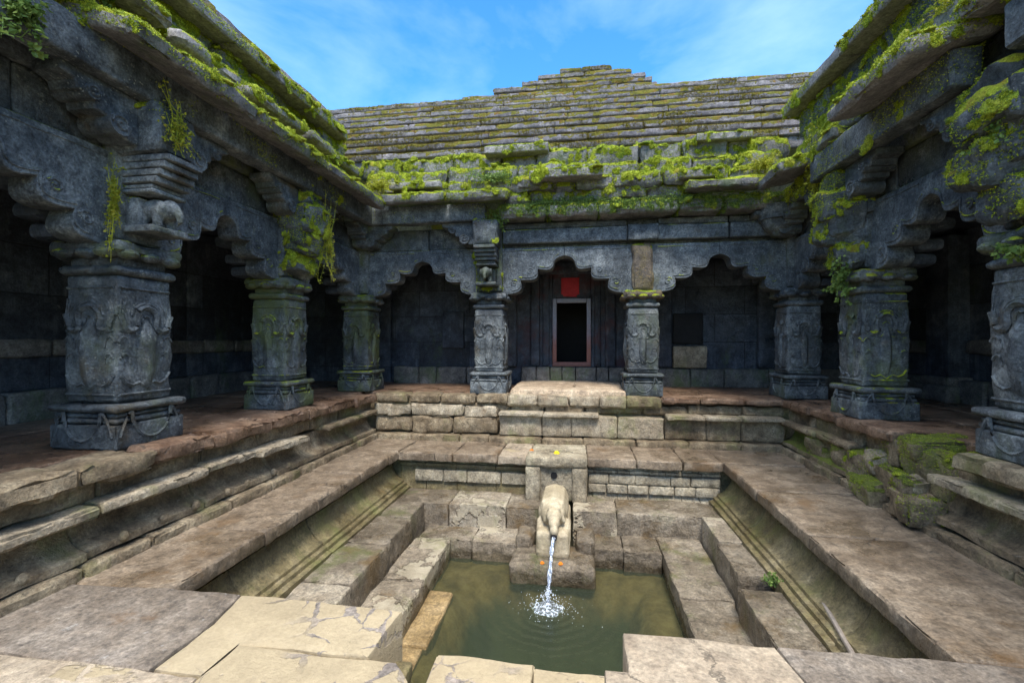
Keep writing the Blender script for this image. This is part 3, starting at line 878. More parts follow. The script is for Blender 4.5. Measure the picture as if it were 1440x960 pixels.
# --- back
back = thing('veranda', (-.2, RB, ZP), 'rear veranda across the court under a tall stepped stone roof, with three wide cusped arches', 'veranda', 'verandas round the court')
arch(FB, PB_X[0], PB_X[1], back, 'arch', za=2.98)
arch(FB, PB_X[1], PB_X[2], back, 'arch', za=3.02, broken=1)
arch(FB, PB_X[2], PB_X[3], back, 'arch', za=2.98)
pier(FB, PB_X[0], back, 'basalt_green')
pier(FB, PB_X[1], back, 'basalt_moss', reg='B')
m = MB(FB); m.rbox((PB_X[2], .02, 2.80), (.34, .36, .78), r=.05, amp=.035, fr=5, seg=.07, chip=.07); m.build('pier', 'lichen', back)
m = MB(FB); m.rbox((PB_X[2], .12, 3.345), (.47, .28, .25), r=.015, amp=.01, chip=.02); m.build('pier_block', 'arch', back)
pier(FB, PB_X[3], back, 'basalt_moss')
bracket(FB, PB_X[1], back, 'basalt', reg='BE')
console(FB, PB_X[0], 1, back, 'basalt_green'); console(FB, PB_X[1], -1, back, 'basalt'); console(FB, PB_X[3], -1, back, 'basalt_green', .10, .42)
m = MB(FB)
m.ell((2.95, .34, 3.42), (.24, .2, .20), 12, 8, amp=.1); m.ell((2.95, .34, 3.27), (.10, .09, .10), 10, 6)
m.tube([(2.95, .34, 3.42), (2.95, .34, 3.62)], [.26, .28], 14)
m.build('lotus_pendant', 'basalt_green', back)
span(FB, back, 'frieze', 'basalt', -3.85, -1.55, -.14, .07, 3.175, 3.55, 2, amp=.008)
span(FB, back, 'frieze', 'basalt', -1.5, 3.4, -.14, .04, 3.175, 3.60, 4, amp=.008)
m = MB(FB); m.rbox((-2.50, .39, 3.70), (1.98, .22, .29), r=.018, amp=.014, chip=.04); m.build('eave_beam', 'arch', back, reg='BE')
for a, b in ((-1.27, .76), (1.24, 2.30), (2.32, 3.3)):      # inner lintel laid bare where the outer beam has fallen
    m = MB(FB); m.rbox(((a + b) / 2, .10, 3.34), (b - a, .22, .23), r=.015, amp=.008, chip=.02); m.build('lintel', 'arch', back)
    m = MB(FB); m.rbox(((a + b) / 2, .06, 3.52), (b - a, .20, .10), r=.015, amp=.008, chip=.02); m.build('lintel', 'basalt', back)
span(FB, back, 'moss_ledge', 'eave', -1.30, 3.1, -.1, .50, 3.585, 3.80, 5, amp=.03, chip=.06, r=.05, jit=.02, reg='G', seg=.08)
# roof courses
eave(FB, back, -3.15, -2.1, .15, .84, 4.02, 3.86, .15, 'eave', 'B', .03)
eave(FB, back, -2.1, -1.12, .15, .80, 4.02, 3.88, .15, 'eave', 'B', .045)
eave(FB, back, 1.55, 2.66, .12, .82, 4.02, 3.88, .14, 'eave', 'B', .05)
span(FB, back, 'rubble_course', 'eave', -1.25, 1.6, -.1, .42, 3.80, 4.06, 5, amp=.05, chip=.1, jit=.06, r=.07, seg=.07, reg='B')
span(FB, back, 'rubble_course', 'eave', -3.4, 2.9, -.1, .50, 4.00, 4.22, 11, amp=.05, chip=.09, jit=.06, r=.06, seg=.08, reg='B')
span(FB, back, 'rubble_course', 'eave', -3.6, 3.0, -.3, .34, 4.18, 4.48, 10, amp=.05, chip=.09, jit=.06, r=.06, seg=.08, reg='B')
span(FB, back, 'rubble_course', 'eave', -3.8, 3.2, -.6, .16, 4.44, 4.78, 9, amp=.045, chip=.08, jit=.05, r=.05, seg=.09, reg='B')
for (a, b, d, z, th) in ((-.77, .34, .74, 4.19, .13), (-1.56, -.50, .36, 4.77, .13), (1.80, 2.62, .30, 4.79, .11), (1.48, 2.1, .68, 4.10, .12), (-3.05, -2.2, .72, 4.13, .11)):
    m = MB(FB); m.rbox(((a + b) / 2, d - .38, z), (b - a, .76, th), r=.015, amp=.008, chip=.02, seg=.12, rx=-.05)
    m.build('roof_slab', 'eave_bare', back, reg='B')
KZ, KD = .297, .34
for k in range(3, 12):
    z0 = 3.86 + KZ * k; d1 = .78 - KD * k
    span(FB, back, 'roof_course', 'roof', -7.0, 6.6, d1 - .7, d1 - .055, z0, z0 + KZ - .08, 4, amp=.014, chip=.02, jit=.004, r=.02, seg=.16, gap=.0)
    span(FB, back, 'roof_course', 'roof', -7.0, 6.6, d1 - .62, d1, z0 + KZ - .105, z0 + KZ + .012, 8, amp=.012, chip=.035, jit=.007, r=.022, seg=.10, reg='T', gap=.003, tilt=-.03)
for i, (a, b) in enumerate(((-2.9, 1.80), (-2.15, 1.72), (-1.45, 1.60), (-1.05, 1.28), (-.50, .80))):
    z0 = 3.86 + KZ * 12 + .24 * i; d1 = .78 - KD * 12 - .2 * i
    span(FB, back, 'roof_crown', 'roof', a + .03, b - .03, d1 - 1.2, d1 - .045, z0 - .03, z0 + .17, 2, amp=.02, chip=.03, jit=.01, r=.03, seg=.1)
    span(FB, back, 'roof_crown', 'roof', a, b, d1 - 1.15, d1, z0 + .13, z0 + .25, max(2, 5 - i), amp=.022, chip=.05, jit=.015, r=.025, seg=.09, reg='T')
m = MB(FB)
m.rbox((-.2, -5.6, 5.6), (13.4, 3.6, 3.6), seg=.6, amp=.03); m.build('roof_core', 'roof', back)
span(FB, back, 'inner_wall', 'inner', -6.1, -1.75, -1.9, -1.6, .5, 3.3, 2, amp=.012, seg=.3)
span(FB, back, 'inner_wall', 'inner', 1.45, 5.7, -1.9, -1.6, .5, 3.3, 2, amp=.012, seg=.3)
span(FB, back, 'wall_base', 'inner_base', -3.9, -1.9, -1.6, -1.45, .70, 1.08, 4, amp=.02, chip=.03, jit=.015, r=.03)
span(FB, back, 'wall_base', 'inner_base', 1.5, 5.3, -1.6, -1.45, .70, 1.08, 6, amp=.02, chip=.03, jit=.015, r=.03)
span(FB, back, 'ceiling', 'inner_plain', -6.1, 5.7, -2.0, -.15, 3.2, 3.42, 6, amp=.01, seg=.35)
for (x, z0, z1) in ((-1.98, 1.1, 3.1), (1.62, 1.1, 3.1), (3.5, 1.1, 3.1)):
    m = MB(FB); m.rbox((x, -1.55, (z0 + z1) / 2), (.30, .14, z1 - z0), amp=.01, seg=.2, chip=.015); m.build('wall_pilaster', 'inner_plain', back)
m = MB(FB)
m.rbox((-2.62, -1.58, 1.84), (.46, .10, .76), amp=.008, seg=.15); m.build('blind_niche', 'inner_plain', back)
m = MB(FB); m.rbox((2.10, -1.50, 1.30), (.62, .14, .42), amp=.012, chip=.03); m.build('wall_block', 'plinth_pale', back)
m = MB(FB); m.rbox((2.08, -1.56, 1.85), (.56, .08, .60), amp=.01); m.build('blind_niche', 'black', back)  # near-black slab paints the shade of a recess

# ------------------------------------------------------------------ shrine wall with its doorway
sh = thing('shrine_wall', (-.16, 9.1, .82), 'dark streaked shrine wall with an open doorway behind the middle arch', 'shrine')
DX0, DX1, DZ0, DZ1 = -.54, .225, 1.10, 2.46
def wallbox(x0, x1, y0, y1, z0, z1, name, mat, **k):
    m = MB(); m.rbox(((x0 + x1) / 2, (y0 + y1) / 2, (z0 + z1) / 2), (x1 - x0, y1 - y0, z1 - z0), **dict(dict(amp=.008, seg=.14, chip=.015), **k))
    return m.build(name, mat, sh)
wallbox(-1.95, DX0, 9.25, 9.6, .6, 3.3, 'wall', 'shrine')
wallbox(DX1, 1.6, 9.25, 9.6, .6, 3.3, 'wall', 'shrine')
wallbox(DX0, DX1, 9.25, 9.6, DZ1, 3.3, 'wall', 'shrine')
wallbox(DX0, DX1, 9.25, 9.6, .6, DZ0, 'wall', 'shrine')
for x0, x1, y in ((-1.50, -1.26, 9.10), (-.98, -.80, 9.14), (-.74, -.60, 9.19), (.29, .42, 9.19), (.50, .70, 9.14), (.92, 1.2, 9.10)):
    wallbox(x0, x1, y, 9.27, 1.10, 3.2, 'pilaster', 'shrine', chip=.02)
wallbox(-.95, .65, 9.15, 9.27, 2.95, 3.2, 'cornice', 'shrine')
m = MB()
x = -1.15
for w_ in (.30, .27, .24, .26, .40, .24, .30, .30):
    m.rbox((x + w_ / 2, 9.11, .95), (w_ - .012, .26, .29), amp=.008, chip=.015, r=.012); x += w_
m.build('plinth_course', 'inner_base', sh)
# chamber behind the door, its darkness painted in as near-black
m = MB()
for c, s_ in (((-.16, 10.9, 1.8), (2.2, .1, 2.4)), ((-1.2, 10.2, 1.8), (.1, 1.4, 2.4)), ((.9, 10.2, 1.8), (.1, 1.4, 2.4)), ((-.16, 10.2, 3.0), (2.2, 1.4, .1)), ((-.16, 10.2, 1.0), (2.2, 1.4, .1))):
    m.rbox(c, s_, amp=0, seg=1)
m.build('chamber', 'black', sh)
fr = MB()
for x0, x1, z0, z1 in ((DX0, DX0 + .085, DZ0 + .09, DZ1), (DX1 - .085, DX1, DZ0 + .09, DZ1), (DX0, DX1, DZ0, DZ0 + .088), (DX0 + .087, DX1 - .087, DZ1 - .085, DZ1)):
    fr.rbox(((x0 + x1) / 2, 9.26, (z0 + z1) / 2), (x1 - x0 - .003, .14, z1 - z0), r=.008, amp=.004, seg=.12)
fr.build('door_frame', 'door', sh)
rp = MB()
rp.prism([(-.37, 2.88), (-.37, 2.545), (-.335, 2.54), (-.325, 2.50), (-.055, 2.495), (-.045, 2.54), (-.005, 2.545), (-.005, 2.88)], 'sz', 9.225, 9.26, bev=.006, amp=.006)
rp.build('red_panel', 'red', sh, label='square patch of bright red vermilion paint above the door')
# threshold slab in front of the door
t = thing('threshold_slab', (-.2, 8.2, ZP), 'pale raised stone slab in front of the shrine doorway', 'slab')
for i, (a, b, y0, y1) in enumerate(((-1.12, .72, 7.32, 7.75), (-1.14, -.1, 7.76, 8.6), (-.09, .74, 7.76, 8.6), (-1.16, .76, 8.61, 9.1))):
    m = MB(); m.rbox(((a + b) / 2, (y0 + y1) / 2, .74), (b - a - .008, y1 - y0 - .006, .17), amp=.012, chip=.03, seg=.1); m.build('slab', 'floor_pale', t)
# ------------------------------------------------------------------ platforms (plinths) under the verandas
GP = 'stepped platforms round the court'
def cove(T, t, s0, s1, dtop, dbot, z0, z1, mat, n, reg=None):
    """hollow moulding in n stones"""
    cuts = [s0 + (s1 - s0) * (i + (R.uniform(-.2, .2) if 0 < i < n else 0)) / n for i in range(n + 1)]
    m = MB(T)
    for a, b in zip(cuts[:-1], cuts[1:]):
        j = R.uniform(-.012, .012)
        pr = [(dtop - .3, z1), (dtop + j, z1)]
        for i in range(1, 8):
            f = i / 8
            pr.append((dtop + j + (dbot - dtop) * (1 - math.sqrt(max(0, 1 - f ** 2.2))), z1 - (z1 - z0 - .05) * f))
        pr += [(dbot + j, z0 + .05), (dbot + j, z0), (dtop - .3, z0)]
        m.prism(pr, 'dz', a + .004, b - .004, bev=.01, amp=.014, seg=.09)
    return m.build('hollow_moulding', mat, t, reg=reg)

def knobs(T, t, s0, s1, d, z, n):
    for i in range(n):
        if R.random() < .35: continue
        m = MB(T)
        s = s0 + (s1 - s0) * (i + .5) / n + R.uniform(-.04, .04)
        m.ell((s, d - .012, z), (.035, .03, .04), 8, 6, amp=.2)
        m.build('moulding_knob', 'plinth', t)

def floor(T, t, s0, s1, d0, d1, nj, jit=.0):
    m = MB(T)
    ds = [d0 + (d1 - d0) * i / nj for i in range(nj + 1)]
    for i in range(nj):
        a = s0
        while a < s1 - .05:
            L = min(R.uniform(.7, 1.5), s1 - a)
            if s1 - a - L < .3: L = s1 - a
            m.rbox((a + L / 2, (ds[i] + ds[i + 1]) / 2, ZP - .075 + R.uniform(-.006, .006)), (L - .006, ds[i + 1] - ds[i] - .006, .15), r=.012, amp=.007, seg=.16, chip=.008)
            a += L
    return m.build('floor_paving', 'floor', t)

def core(t, x0, x1, y0, y1, z1=.56):
    m = MB(); m.rbox(((x0 + x1) / 2, (y0 + y1) / 2, z1 / 2 - .06), (x1 - x0, y1 - y0, z1 + .12), seg=.5, amp=.01); m.build('core', 'plinth', t)
pl = thing('stone_platform', (RL, 3.3, 0), 'stepped stone platform along the left side with broken ledges and a hollow moulding', 'platform', GP)
core(pl, -6.0, -3.62, -.8, 9.2)
floor(FL, pl, -.8, 9.2, -2.0, .22, 3)
span(FL, pl, 'edge_stone', 'plinth', -.8, 3.2, .18, .60, .59, ZP + .004, 6, amp=.026, chip=.15, jit=.035, r=.03, seg=.07, each=True)
span(FL, pl, 'edge_stone', 'floor', 3.2, 7.28, .18, .58, .60, ZP + .004, 6, amp=.024, chip=.13, jit=.025, r=.03, seg=.07, each=True)
span(FL, pl, 'recessed_course', 'plinth', -.8, 7.25, .05, .47, .44, .62, 9, amp=.03, chip=.05, jit=.02, r=.03, seg=.09)
span(FL, pl, 'ledge_stone', 'plinth_pale', -.8, 5.2, .2, .655, .385, .465, 7, amp=.018, chip=.10, jit=.035, r=.02, seg=.07, each=True)
span(FL, pl, 'ledge_stone', 'plinth', 5.7, 7.2, .2, .63, .39, .465, 2, amp=.014, chip=.06, jit=.02, r=.025, seg=.07, each=True)
cove(FL, pl, -.8, 7.16, .42, .60, .10, .40, 'plinth', 9)
knobs(FL, pl, .5, 7.0, .605, .155, 20)
span(FL, pl, 'base_course', 'plinth', -.8, 7.1, .25, .665, -.06, .085, 12, amp=.016, chip=.05, jit=.015, r=.02, seg=.08)

pr_ = thing('stone_platform', (RR, 3.3, 0), 'stepped stone platform along the right side, collapsed in the middle into mossy rubble', 'platform', GP)
core(pr_, 3.22, 5.5, -.8, 9.2)
floor(FR, pr_, -.8, 9.2, -2.0, .05, 3)
span(FR, pr_, 'edge_stone', 'plinth', -.8, 4.1, 0, .44, .59, ZP + .004, 4, amp=.02, chip=.08, jit=.03, r=.03, seg=.07, each=True)
span(FR, pr_, 'edge_stone', 'floor', 4.9, 7.28, 0, .40, .61, ZP + .004, 3, amp=.02, chip=.08, jit=.02, r=.03, seg=.07, each=True)
span(FR, pr_, 'recessed_course', 'plinth', -.8, 7.25, -.15, .30, .42, .62, 9, amp=.03, chip=.05, jit=.02, r=.03, seg=.09)
span(FR, pr_, 'ledge_stone', 'plinth_pale', -.8, 4.3, 0, .50, .40, .485, 5, amp=.02, chip=.11, jit=.035, r=.02, seg=.07, each=True)
span(FR, pr_, 'ledge_stone', 'plinth', 5.5, 7.2, 0, .46, .39, .465, 2, amp=.016, chip=.06, jit=.02, r=.025, seg=.07, each=True)
cove(FR, pr_, -.8, 4.35, .27, .44, .10, .40, 'plinth', 5)
cove(FR, pr_, 5.3, 7.16, .27, .44, .10, .40, 'rubble', 2)
span(FR, pr_, 'base_course', 'plinth', -.8, 7.1, .05, .50, -.06, .085, 11, amp=.02, chip=.06, jit=.03, r=.02, seg=.08)
for (s, d, z, L, D, H, mt) in ((4.55, .10, .46, .55, .5, .42, 'rubble'), (5.05, .14, .53, .42, .4, .30, 'plinth'), (4.85, .25, .24, .70, .42, .30, 'rubble'), (5.35, .20, .27, .5, .4, .34, 'rubble'), (4.62, .34, .28, .24, .22, .2, 'plinth_pale'), (5.18, .33, .36, .26, .2, .2, 'plinth_pale'),
                               (5.15, .40, .10, .6, .3, .22, 'rubble'), (4.45, .46, .14, .4, .3, .26, 'plinth'), (5.7, .22, .28, .4, .4, .36, 'rubble'), (6.2, .20, .26, .7, .4, .32, 'rubble'), (4.7, .12, .62, .4, .5, .2, 'rubble')):
    m = MB(FR); m.rbox((s, d, z), (L, D, H), r=.03, amp=.05, fr=4.5, chip=.09, seg=.05, rz=R.uniform(-.3, .3), rx=R.uniform(-.2, .1))
    m.build('rubble_stone', mt, pr_, reg='P')

pb = thing('stone_platform', (-.2, RB, 0), 'stepped stone platform across the rear of the court, below the shrine door', 'platform', GP)
core(pb, -3.7, 3.3, 7.42, 9.2)
floor(FB, pb, -6.0, 5.4, -1.6, .16, 2)
span(FB, pb, 'edge_stone', 'plinth', -3.42, -1.15, .1, .47, .58, ZP + .004, 4, amp=.022, chip=.05, jit=.02, r=.035, seg=.07, each=True)
span(FB, pb, 'edge_stone', 'plinth_pale', -1.15, .72, .1, .46, .56, ZP + .01, 4, amp=.02, chip=.05, jit=.02, r=.035, seg=.07, each=True)
span(FB, pb, 'edge_stone', 'plinth', .72, 1.25, .1, .47, .56, ZP + .004, 1, amp=.022, chip=.05, jit=.02, r=.035, seg=.07, each=True)
span(FB, pb, 'edge_stone', 'floor', 1.25, 3.05, .1, .48, .64, ZP + .004, 3, amp=.016, chip=.06, jit=.01, r=.025, seg=.07, each=True)
span(FB, pb, 'recessed_course', 'plinth', -3.42, 3.05, .0, .38, .46, .60, 9, amp=.02, chip=.05, jit=.02, r=.03, seg=.09)
span(FB, pb, 'block_course', 'plinth', -3.42, -1.30, .0, .49, .10, .37, 3, amp=.04, chip=.06, jit=.02, r=.035, seg=.06)
span(FB, pb, 'block_course', 'plinth_pale', -3.42, -1.30, .0, .51, .37, .57, 3, amp=.04, chip=.08, jit=.025, r=.03, seg=.06)
span(FB, pb, 'ledge_stone', 'plinth_pale', -1.28, .30, .1, .62, .42, .485, 2, amp=.008, chip=.025, jit=.01, r=.015, seg=.08, each=True)
span(FB, pb, 'ledge_stone', 'plinth_pale', 1.30, 2.95, .1, .62, .42, .485, 3, amp=.008, chip=.025, jit=.01, r=.015, seg=.08, each=True)
span(FB, pb, 'block_course', 'plinth_pale', -1.28, 1.28, .0, .50, .10, .43, 4, amp=.016, chip=.04, jit=.012, r=.02, seg=.08)
span(FB, pb, 'block_course', 'plinth', 1.29, 3.0, .0, .48, .10, .43, 3, amp=.016, chip=.04, jit=.012, r=.02, seg=.08)
span(FB, pb, 'base_course', 'plinth', -3.4, 2.95, .1, .60, -.06, .09, 9, amp=.014, chip=.04, jit=.015, r=.02, seg=.08)

# ------------------------------------------------------------------ the pool
X0, X1, Y0, Y1 = -2.62, 1.87, 2.62, 6.30        # opening between the coping slabs
cop = thing('pool_coping', (-.4, 6.7, -.13), 'flat brown stone walkway slabs framing the sunken pool on three sides', 'walkway')
def slab(parent, x0, x1, y0, y1, mat, z=0, th=.125, chip=.03, amp=.008, name='coping_slab', r=.015, reg=None, **kw):
    m = MB(); m.rbox(((x0 + x1) / 2, (y0 + y1) / 2, z - th / 2), (x1 - x0, y1 - y0, th), r=r, amp=amp, chip=chip, seg=.06, **kw)
    return m.build(name, mat, parent, reg=reg)
y = 2.55
for L in (.95, .78, .92, .84, .30):
    slab(cop, -3.42, X0, y, min(y + L - .006, 6.33), 'walk', R.uniform(-.004, .004)); y += L
slab(cop, -3.42, X0, 6.335, 7.2, 'walk')
y = 2.60
for L in (1.5, 1.15, 1.08):
    slab(cop, X1 + R.uniform(-.015, .015), 2.98, y, min(y + L - .006, 6.33), 'walk', R.uniform(-.004, .004), chip=.04); y += L
slab(cop, X1, 3.0, 6.335, 7.2, 'walk')
x = X0 + .006
for L, mt in ((.82, 'walk'), (.66, 'walk'), (.44, 'walk_pink'), (.80, 'niche'), (.66, 'walk'), (.60, 'walk'), (.51, 'walk')):
    y0_ = 6.30 + R.uniform(-.015, .015) if mt != 'niche' else 6.34
    slab(cop, x, min(x + L - .007, X1 - .004), y0_, 7.16, mt, R.uniform(-.005, .004), chip=.05, amp=.013); x += L

lip = .15
pw = thing('pool_wall', (-.4, 4.4, -1.2), 'mouldings and inner walls of the sunken pool below the coping', 'pool')
FPL = lambda s, d, z: Vector((X0 - lip + d, s, z))       # left wall, d towards the water
FPR = lambda s, d, z: Vector((X1 + lip - d, s, z))
FPB = lambda s, d, z: Vector((s, Y1 + lip - d, z))
def wallprof(T, s0, s1, n, mat, deep):
    cuts = [s0 + (s1 - s0) * (i + (R.uniform(-.2, .2) if 0 < i < n else 0)) / n for i in range(n + 1)]
    m = MB(T)
    for a, b in zip(cuts[:-1], cuts[1:]):
        j = R.uniform(-.006, .006)
        if deep:     # hollow moulding running out to a ledge
            pr = [(-.15, -.13), (.0, -.13), (.0, -.20), (.03, -.205), (.035, -.235), (.05, -.28), (.085, -.34), (.14, -.40), (.21, -.43), (.215, -.46), (.255, -.47), (.26, -.505), (.31, -.515), (.31, -.62), (-.15, -.62)]
        else:
            pr = [(-.15, -.13), (.0, -.13), (.0, -.18), (.03, -.185), (.03, -.225), (.0, -.24), (.0, -.52), (.03, -.62), (-.15, -.62)]
        m.prism([(d + j, z) for d, z in pr], 'dz', a + .003, b - .003, bev=.006, amp=.006, seg=.1)
    m.build('moulding', mat, pw)
wallprof(FPL, 1.3, Y1 + .1, 5, 'pool_wall', True)
wallprof(FPR, 1.3, Y1 + .1, 5, 'pool_wall', True)
wallprof(FPB, X0, -.74, 4, 'pool_wall', False)
wallprof(FPB, .11, X1, 4, 'pool_block', False)
span(FPB, pw, 'wall_course', 'niche', -2.4, -.74, -.1, .045, -.44, -.27, 4, amp=.01, chip=.02, r=.015)
span(FPB, pw, 'wall_course', 'niche', .12, 1.86, -.1, .045, -.36, -.24, 5, amp=.01, chip=.02, r=.015)
span(FPB, pw, 'wall_course', 'niche', .12, 1.86, -.1, .05, -.49, -.37, 6, amp=.01, chip=.02, r=.015)
ring_ = MB()
ring_.rbox((-.4, 6.84, -1.1), (5.4, .7, 1.9), amp=0, seg=1); ring_.rbox((-3.14, 4, -1.1), (.7, 6, 1.9), amp=0, seg=1); ring_.rbox((2.40, 4, -1.1), (.7, 6, 1.9), amp=0, seg=1)
ring_.build('backing_wall', 'pool_wall', pw)

def steps(label, blocks, mat2=None):
    xs = [b[0] for b in blocks]; ys = [b[2] for b in blocks]
    t = thing('pool_step', (min(xs), min(ys), -1.3), label, 'stone step', 'steps inside the pool')
    for (x0, x1, y0, y1, z, zb, mt) in blocks:
        slab(t, x0 - .003, x1 + .003, y0 - .003, y1 + .003, mt, z, z - zb, chip=.05, amp=.012, name='step_block', r=.010)
    return t
U, Lw = -.55, -.83
steps('upper step below the rear coping, left of the bull spout', [(-2.52, -1.72, 5.84, 6.4, U, -1.3, 'pool'), (-1.71, -.95, 5.85, 6.4, U + .003, -1.3, 'pool_pale'), (-.94, -.50, 5.845, 6.4, U - .003, -1.3, 'pool')])
steps('upper step below the rear coping, right of the bull spout', [(-.08, .46, 5.84, 6.4, U, -1.3, 'pool_pale'), (.47, 1.75, 5.845, 6.4, U - .003, -1.3, 'pool')])
steps('lower rear step at the water, left of the bull spout', [(-1.98, -1.30, 5.42, 5.85, Lw, -1.5, 'pool'), (-1.29, -.72, 5.40, 5.86, Lw + .01, -1.5, 'pool_pale')])
steps('lower rear step at the water, right of the bull spout', [(.16, .50, 5.42, 5.85, Lw, -1.5, 'pool'), (.51, .93, 5.38, 5.86, Lw + .005, -1.5, 'pool')])
steps('upper step of cracked blocks running along the left pool wall', [(-2.46, -1.98, 2.5, 3.75, U, -1.3, 'pool_pale'), (-2.47, -2.0, 3.76, 4.55, U + .01, -1.3, 'pool'), (-2.46, -2.02, 4.56, 5.3, U + .005, -1.3, 'pool'), (-2.46, -2.05, 5.31, 5.85, U + .005, -1.3, 'pool')])
steps('lower step of pale patched blocks on the left, ending at the water', [(-1.98, -1.55, 2.5, 3.5, Lw, -1.5, 'pool'), (-1.99, -1.55, 3.51, 4.4, Lw + .012, -1.5, 'pool_pale'), (-2.0, -1.56, 4.41, 5.40, Lw + .02, -1.5, 'pool_pale')])
steps('upper step of split blocks along the right pool wall, with green algae in its gap', [(1.40, 1.80, 2.5, 3.35, U, -1.3, 'pool_pale'), (1.38, 1.80, 3.36, 4.22, U - .005, -1.3, 'pool'), (1.45, 1.80, 4.46, 5.15, U, -1.3, 'pool'), (1.48, 1.80, 5.16, 5.85, U + .01, -1.3, 'pool_pale')])
steps('lower step of brown wet blocks on the right, ending at the water', [(.93, 1.40, 2.5, 3.75, Lw - .01, -1.5, 'pool'), (.94, 1.40, 3.76, 4.5, Lw, -1.5, 'pool'), (.94, 1.44, 4.51, 5.85, Lw + .01, -1.5, 'pool')])
t = thing('submerged_ledge', (-1.45, 4, -1.4), 'ochre shelf of wet stones at the water line along the left edge of the pool', 'stone step')
slab(t, -1.56, -1.33, 2.5, 3.75, 'shallow', -1.03, .4, chip=.04, name='ledge_stone')
slab(t, -1.56, -1.30, 3.76, 4.62, 'shallow', -1.015, .4, chip=.04, name='ledge_stone')
m = MB(); n = 48
def bed_z(x, y):
    e = min(x + 1.6, (.98 - x) * 1.15, (5.46 - y) * .95, 9)
    e += .10 * nz((x, y, 0), 2.2, 3)
    return -1.085 - .55 * max(0, min(1, (e - .28) / .42)) ** 1.3 + .02 * nz((x, y, 0), 6, 8)
vv = [(-1.6 + 2.6 * i / n, 2.4 + 3.06 * j / n, bed_z(-1.6 + 2.6 * i / n, 2.4 + 3.06 * j / n)) for j in range(n + 1) for i in range(n + 1)]
m.add(vv, [(j * (n + 1) + i, j * (n + 1) + i + 1, (j + 1) * (n + 1) + i + 1, (j + 1) * (n + 1) + i) for j in range(n) for i in range(n)])
m.build('pool_bed', 'bed', label='ochre stone and olive silt bed, coloured darker where the water dims it', cat='pool bed', kind='structure', smooth=180)
m = MB()
n = 36
vv = [(-1.57 + 2.52 * i / n, 2.4 + 3.03 * j / n, -1.05 + .0022 * nz((i * .12, j * .12, 0), 3, 1)) for j in range(n + 1) for i in range(n + 1)]
m.add(vv, [(j * (n + 1) + i, j * (n + 1) + i + 1, (j + 1) * (n + 1) + i + 1, (j + 1) * (n + 1) + i) for j in range(n) for i in range(n)])
m.build('water', 'water', label='green water in the pool, rippling round the falling stream', cat='water', kind='structure')

# ------------------------------------------------------------------ foreground paving
def paver(label, blocks, cat='paving slab', name='paving_slab'):
    if len(blocks) == 1:
        (x0, x1, y0, y1, z, th, mt) = blocks[0]
        m = MB(); m.rbox(((x0 + x1) / 2, (y0 + y1) / 2, z - th / 2), (x1 - x0, y1 - y0, th), r=.022, amp=.010, chip=.045, seg=.06)
        return m.build(name, mt, None, label, cat)
# outlines with slanting joints are extruded polygons
def poly(label, pts, z, th, mt, amp=.006):
    m = MB(); bmx = bmesh.new()
    P = []
    for i, p in enumerate(pts):       # subdivide the outline and roughen it
        q = pts[(i + 1) % len(pts)]
        L = math.hypot(q[0] - p[0], q[1] - p[1]); k = max(1, int(L / .06))
        for j in range(k):
            f = j / k
            P.append((p[0] + (q[0] - p[0]) * f, p[1] + (q[1] - p[1]) * f))
    P = [(a + .012 * nz((a, b, z), 6, m.seed), b + .012 * nz((a, b, z), 6, m.seed + 4)) for a, b in P]
    cx = sum(p[0] for p in P) / len(P); cy = sum(p[1] for p in P) / len(P)
    V = []; n = len(P)
    for (dz, e) in ((-th, 0), (-.022, 0), (-.006, .006), (0, .024)):
        for (a, b) in P:
            l = math.hypot(a - cx, b - cy)
            V.append((a - (a - cx) / l * e, b - (b - cy) / l * e, z + dz + (amp * nz((a, b, 0), 3, m.seed) if dz > -.03 else 0)))
    F = []
    for r_ in range(3):
        for i in range(n):
            F.append((r_ * n + i, r_ * n + (i + 1) % n, (r_ + 1) * n + (i + 1) % n, (r_ + 1) * n + i))
    F.append(tuple(range(n))); F.append(tuple(3 * n + i for i in range(n)))
    m.add(V, F)
    return m.build('paving_slab', mt, None, label, 'paving slab', 'paving slabs in the foreground')
poly('grey-brown paving slab at the front left corner of the pool', [(-3.6, 1.93), (-2.07, 1.93), (-2.06, 2.2), (-2.12, 2.60), (-2.66, 2.60), (-3.42, 2.54), (-3.6, 2.5)], .006, .13, 'walk_grey')
poly('cracked cream-coloured slab with grey patches overhanging the front left of the pool', [(-2.06, 1.94), (-1.80, 1.94), (-1.795, 2.168), (-1.06, 2.175), (-1.04, 2.57), (-1.5, 2.60), (-2.11, 2.60), (-2.05, 2.3)], .004, .30, 'walk_cream')
poly('pale rosy slab at the bottom left corner of the picture', [(-4.6, 1.2), (-1.80, 1.2), (-1.79, 1.92), (-2.3, 1.92), (-4.6, 1.925)], .012, .20, 'walk_pink')
poly('cream slab with a rounded corner at the bottom, beside the gap to the water', [(-1.785, 1.2), (-.80, 1.2), (-.80, 2.05), (-.90, 2.155), (-1.3, 2.15), (-1.785, 2.155)], .010, .55, 'walk_cream')
poly('square rosy stone block with a cream stain at the front right edge of the water', [(.235, 2.0), (1.03, 2.0), (1.06, 2.2), (1.01, 2.56), (.6, 2.575), (.235, 2.575)], .004, .55, 'walk_pink')
poly('long grey-brown paving slab along the front right of the pool', [(1.045, 1.9), (3.2, 1.9), (3.1, 2.59), (1.9, 2.59), (1.022, 2.56), (1.07, 2.2)], .002, .2, 'walk_grey')
poly('rosy stone block at the bottom centre, lowest and nearest to the viewer', [(.13, 1.2), (1.2, 1.2), (1.2, 1.99), (.23, 1.99), (.225, 2.27), (.12, 2.27)], .002, .55, 'walk_pink')
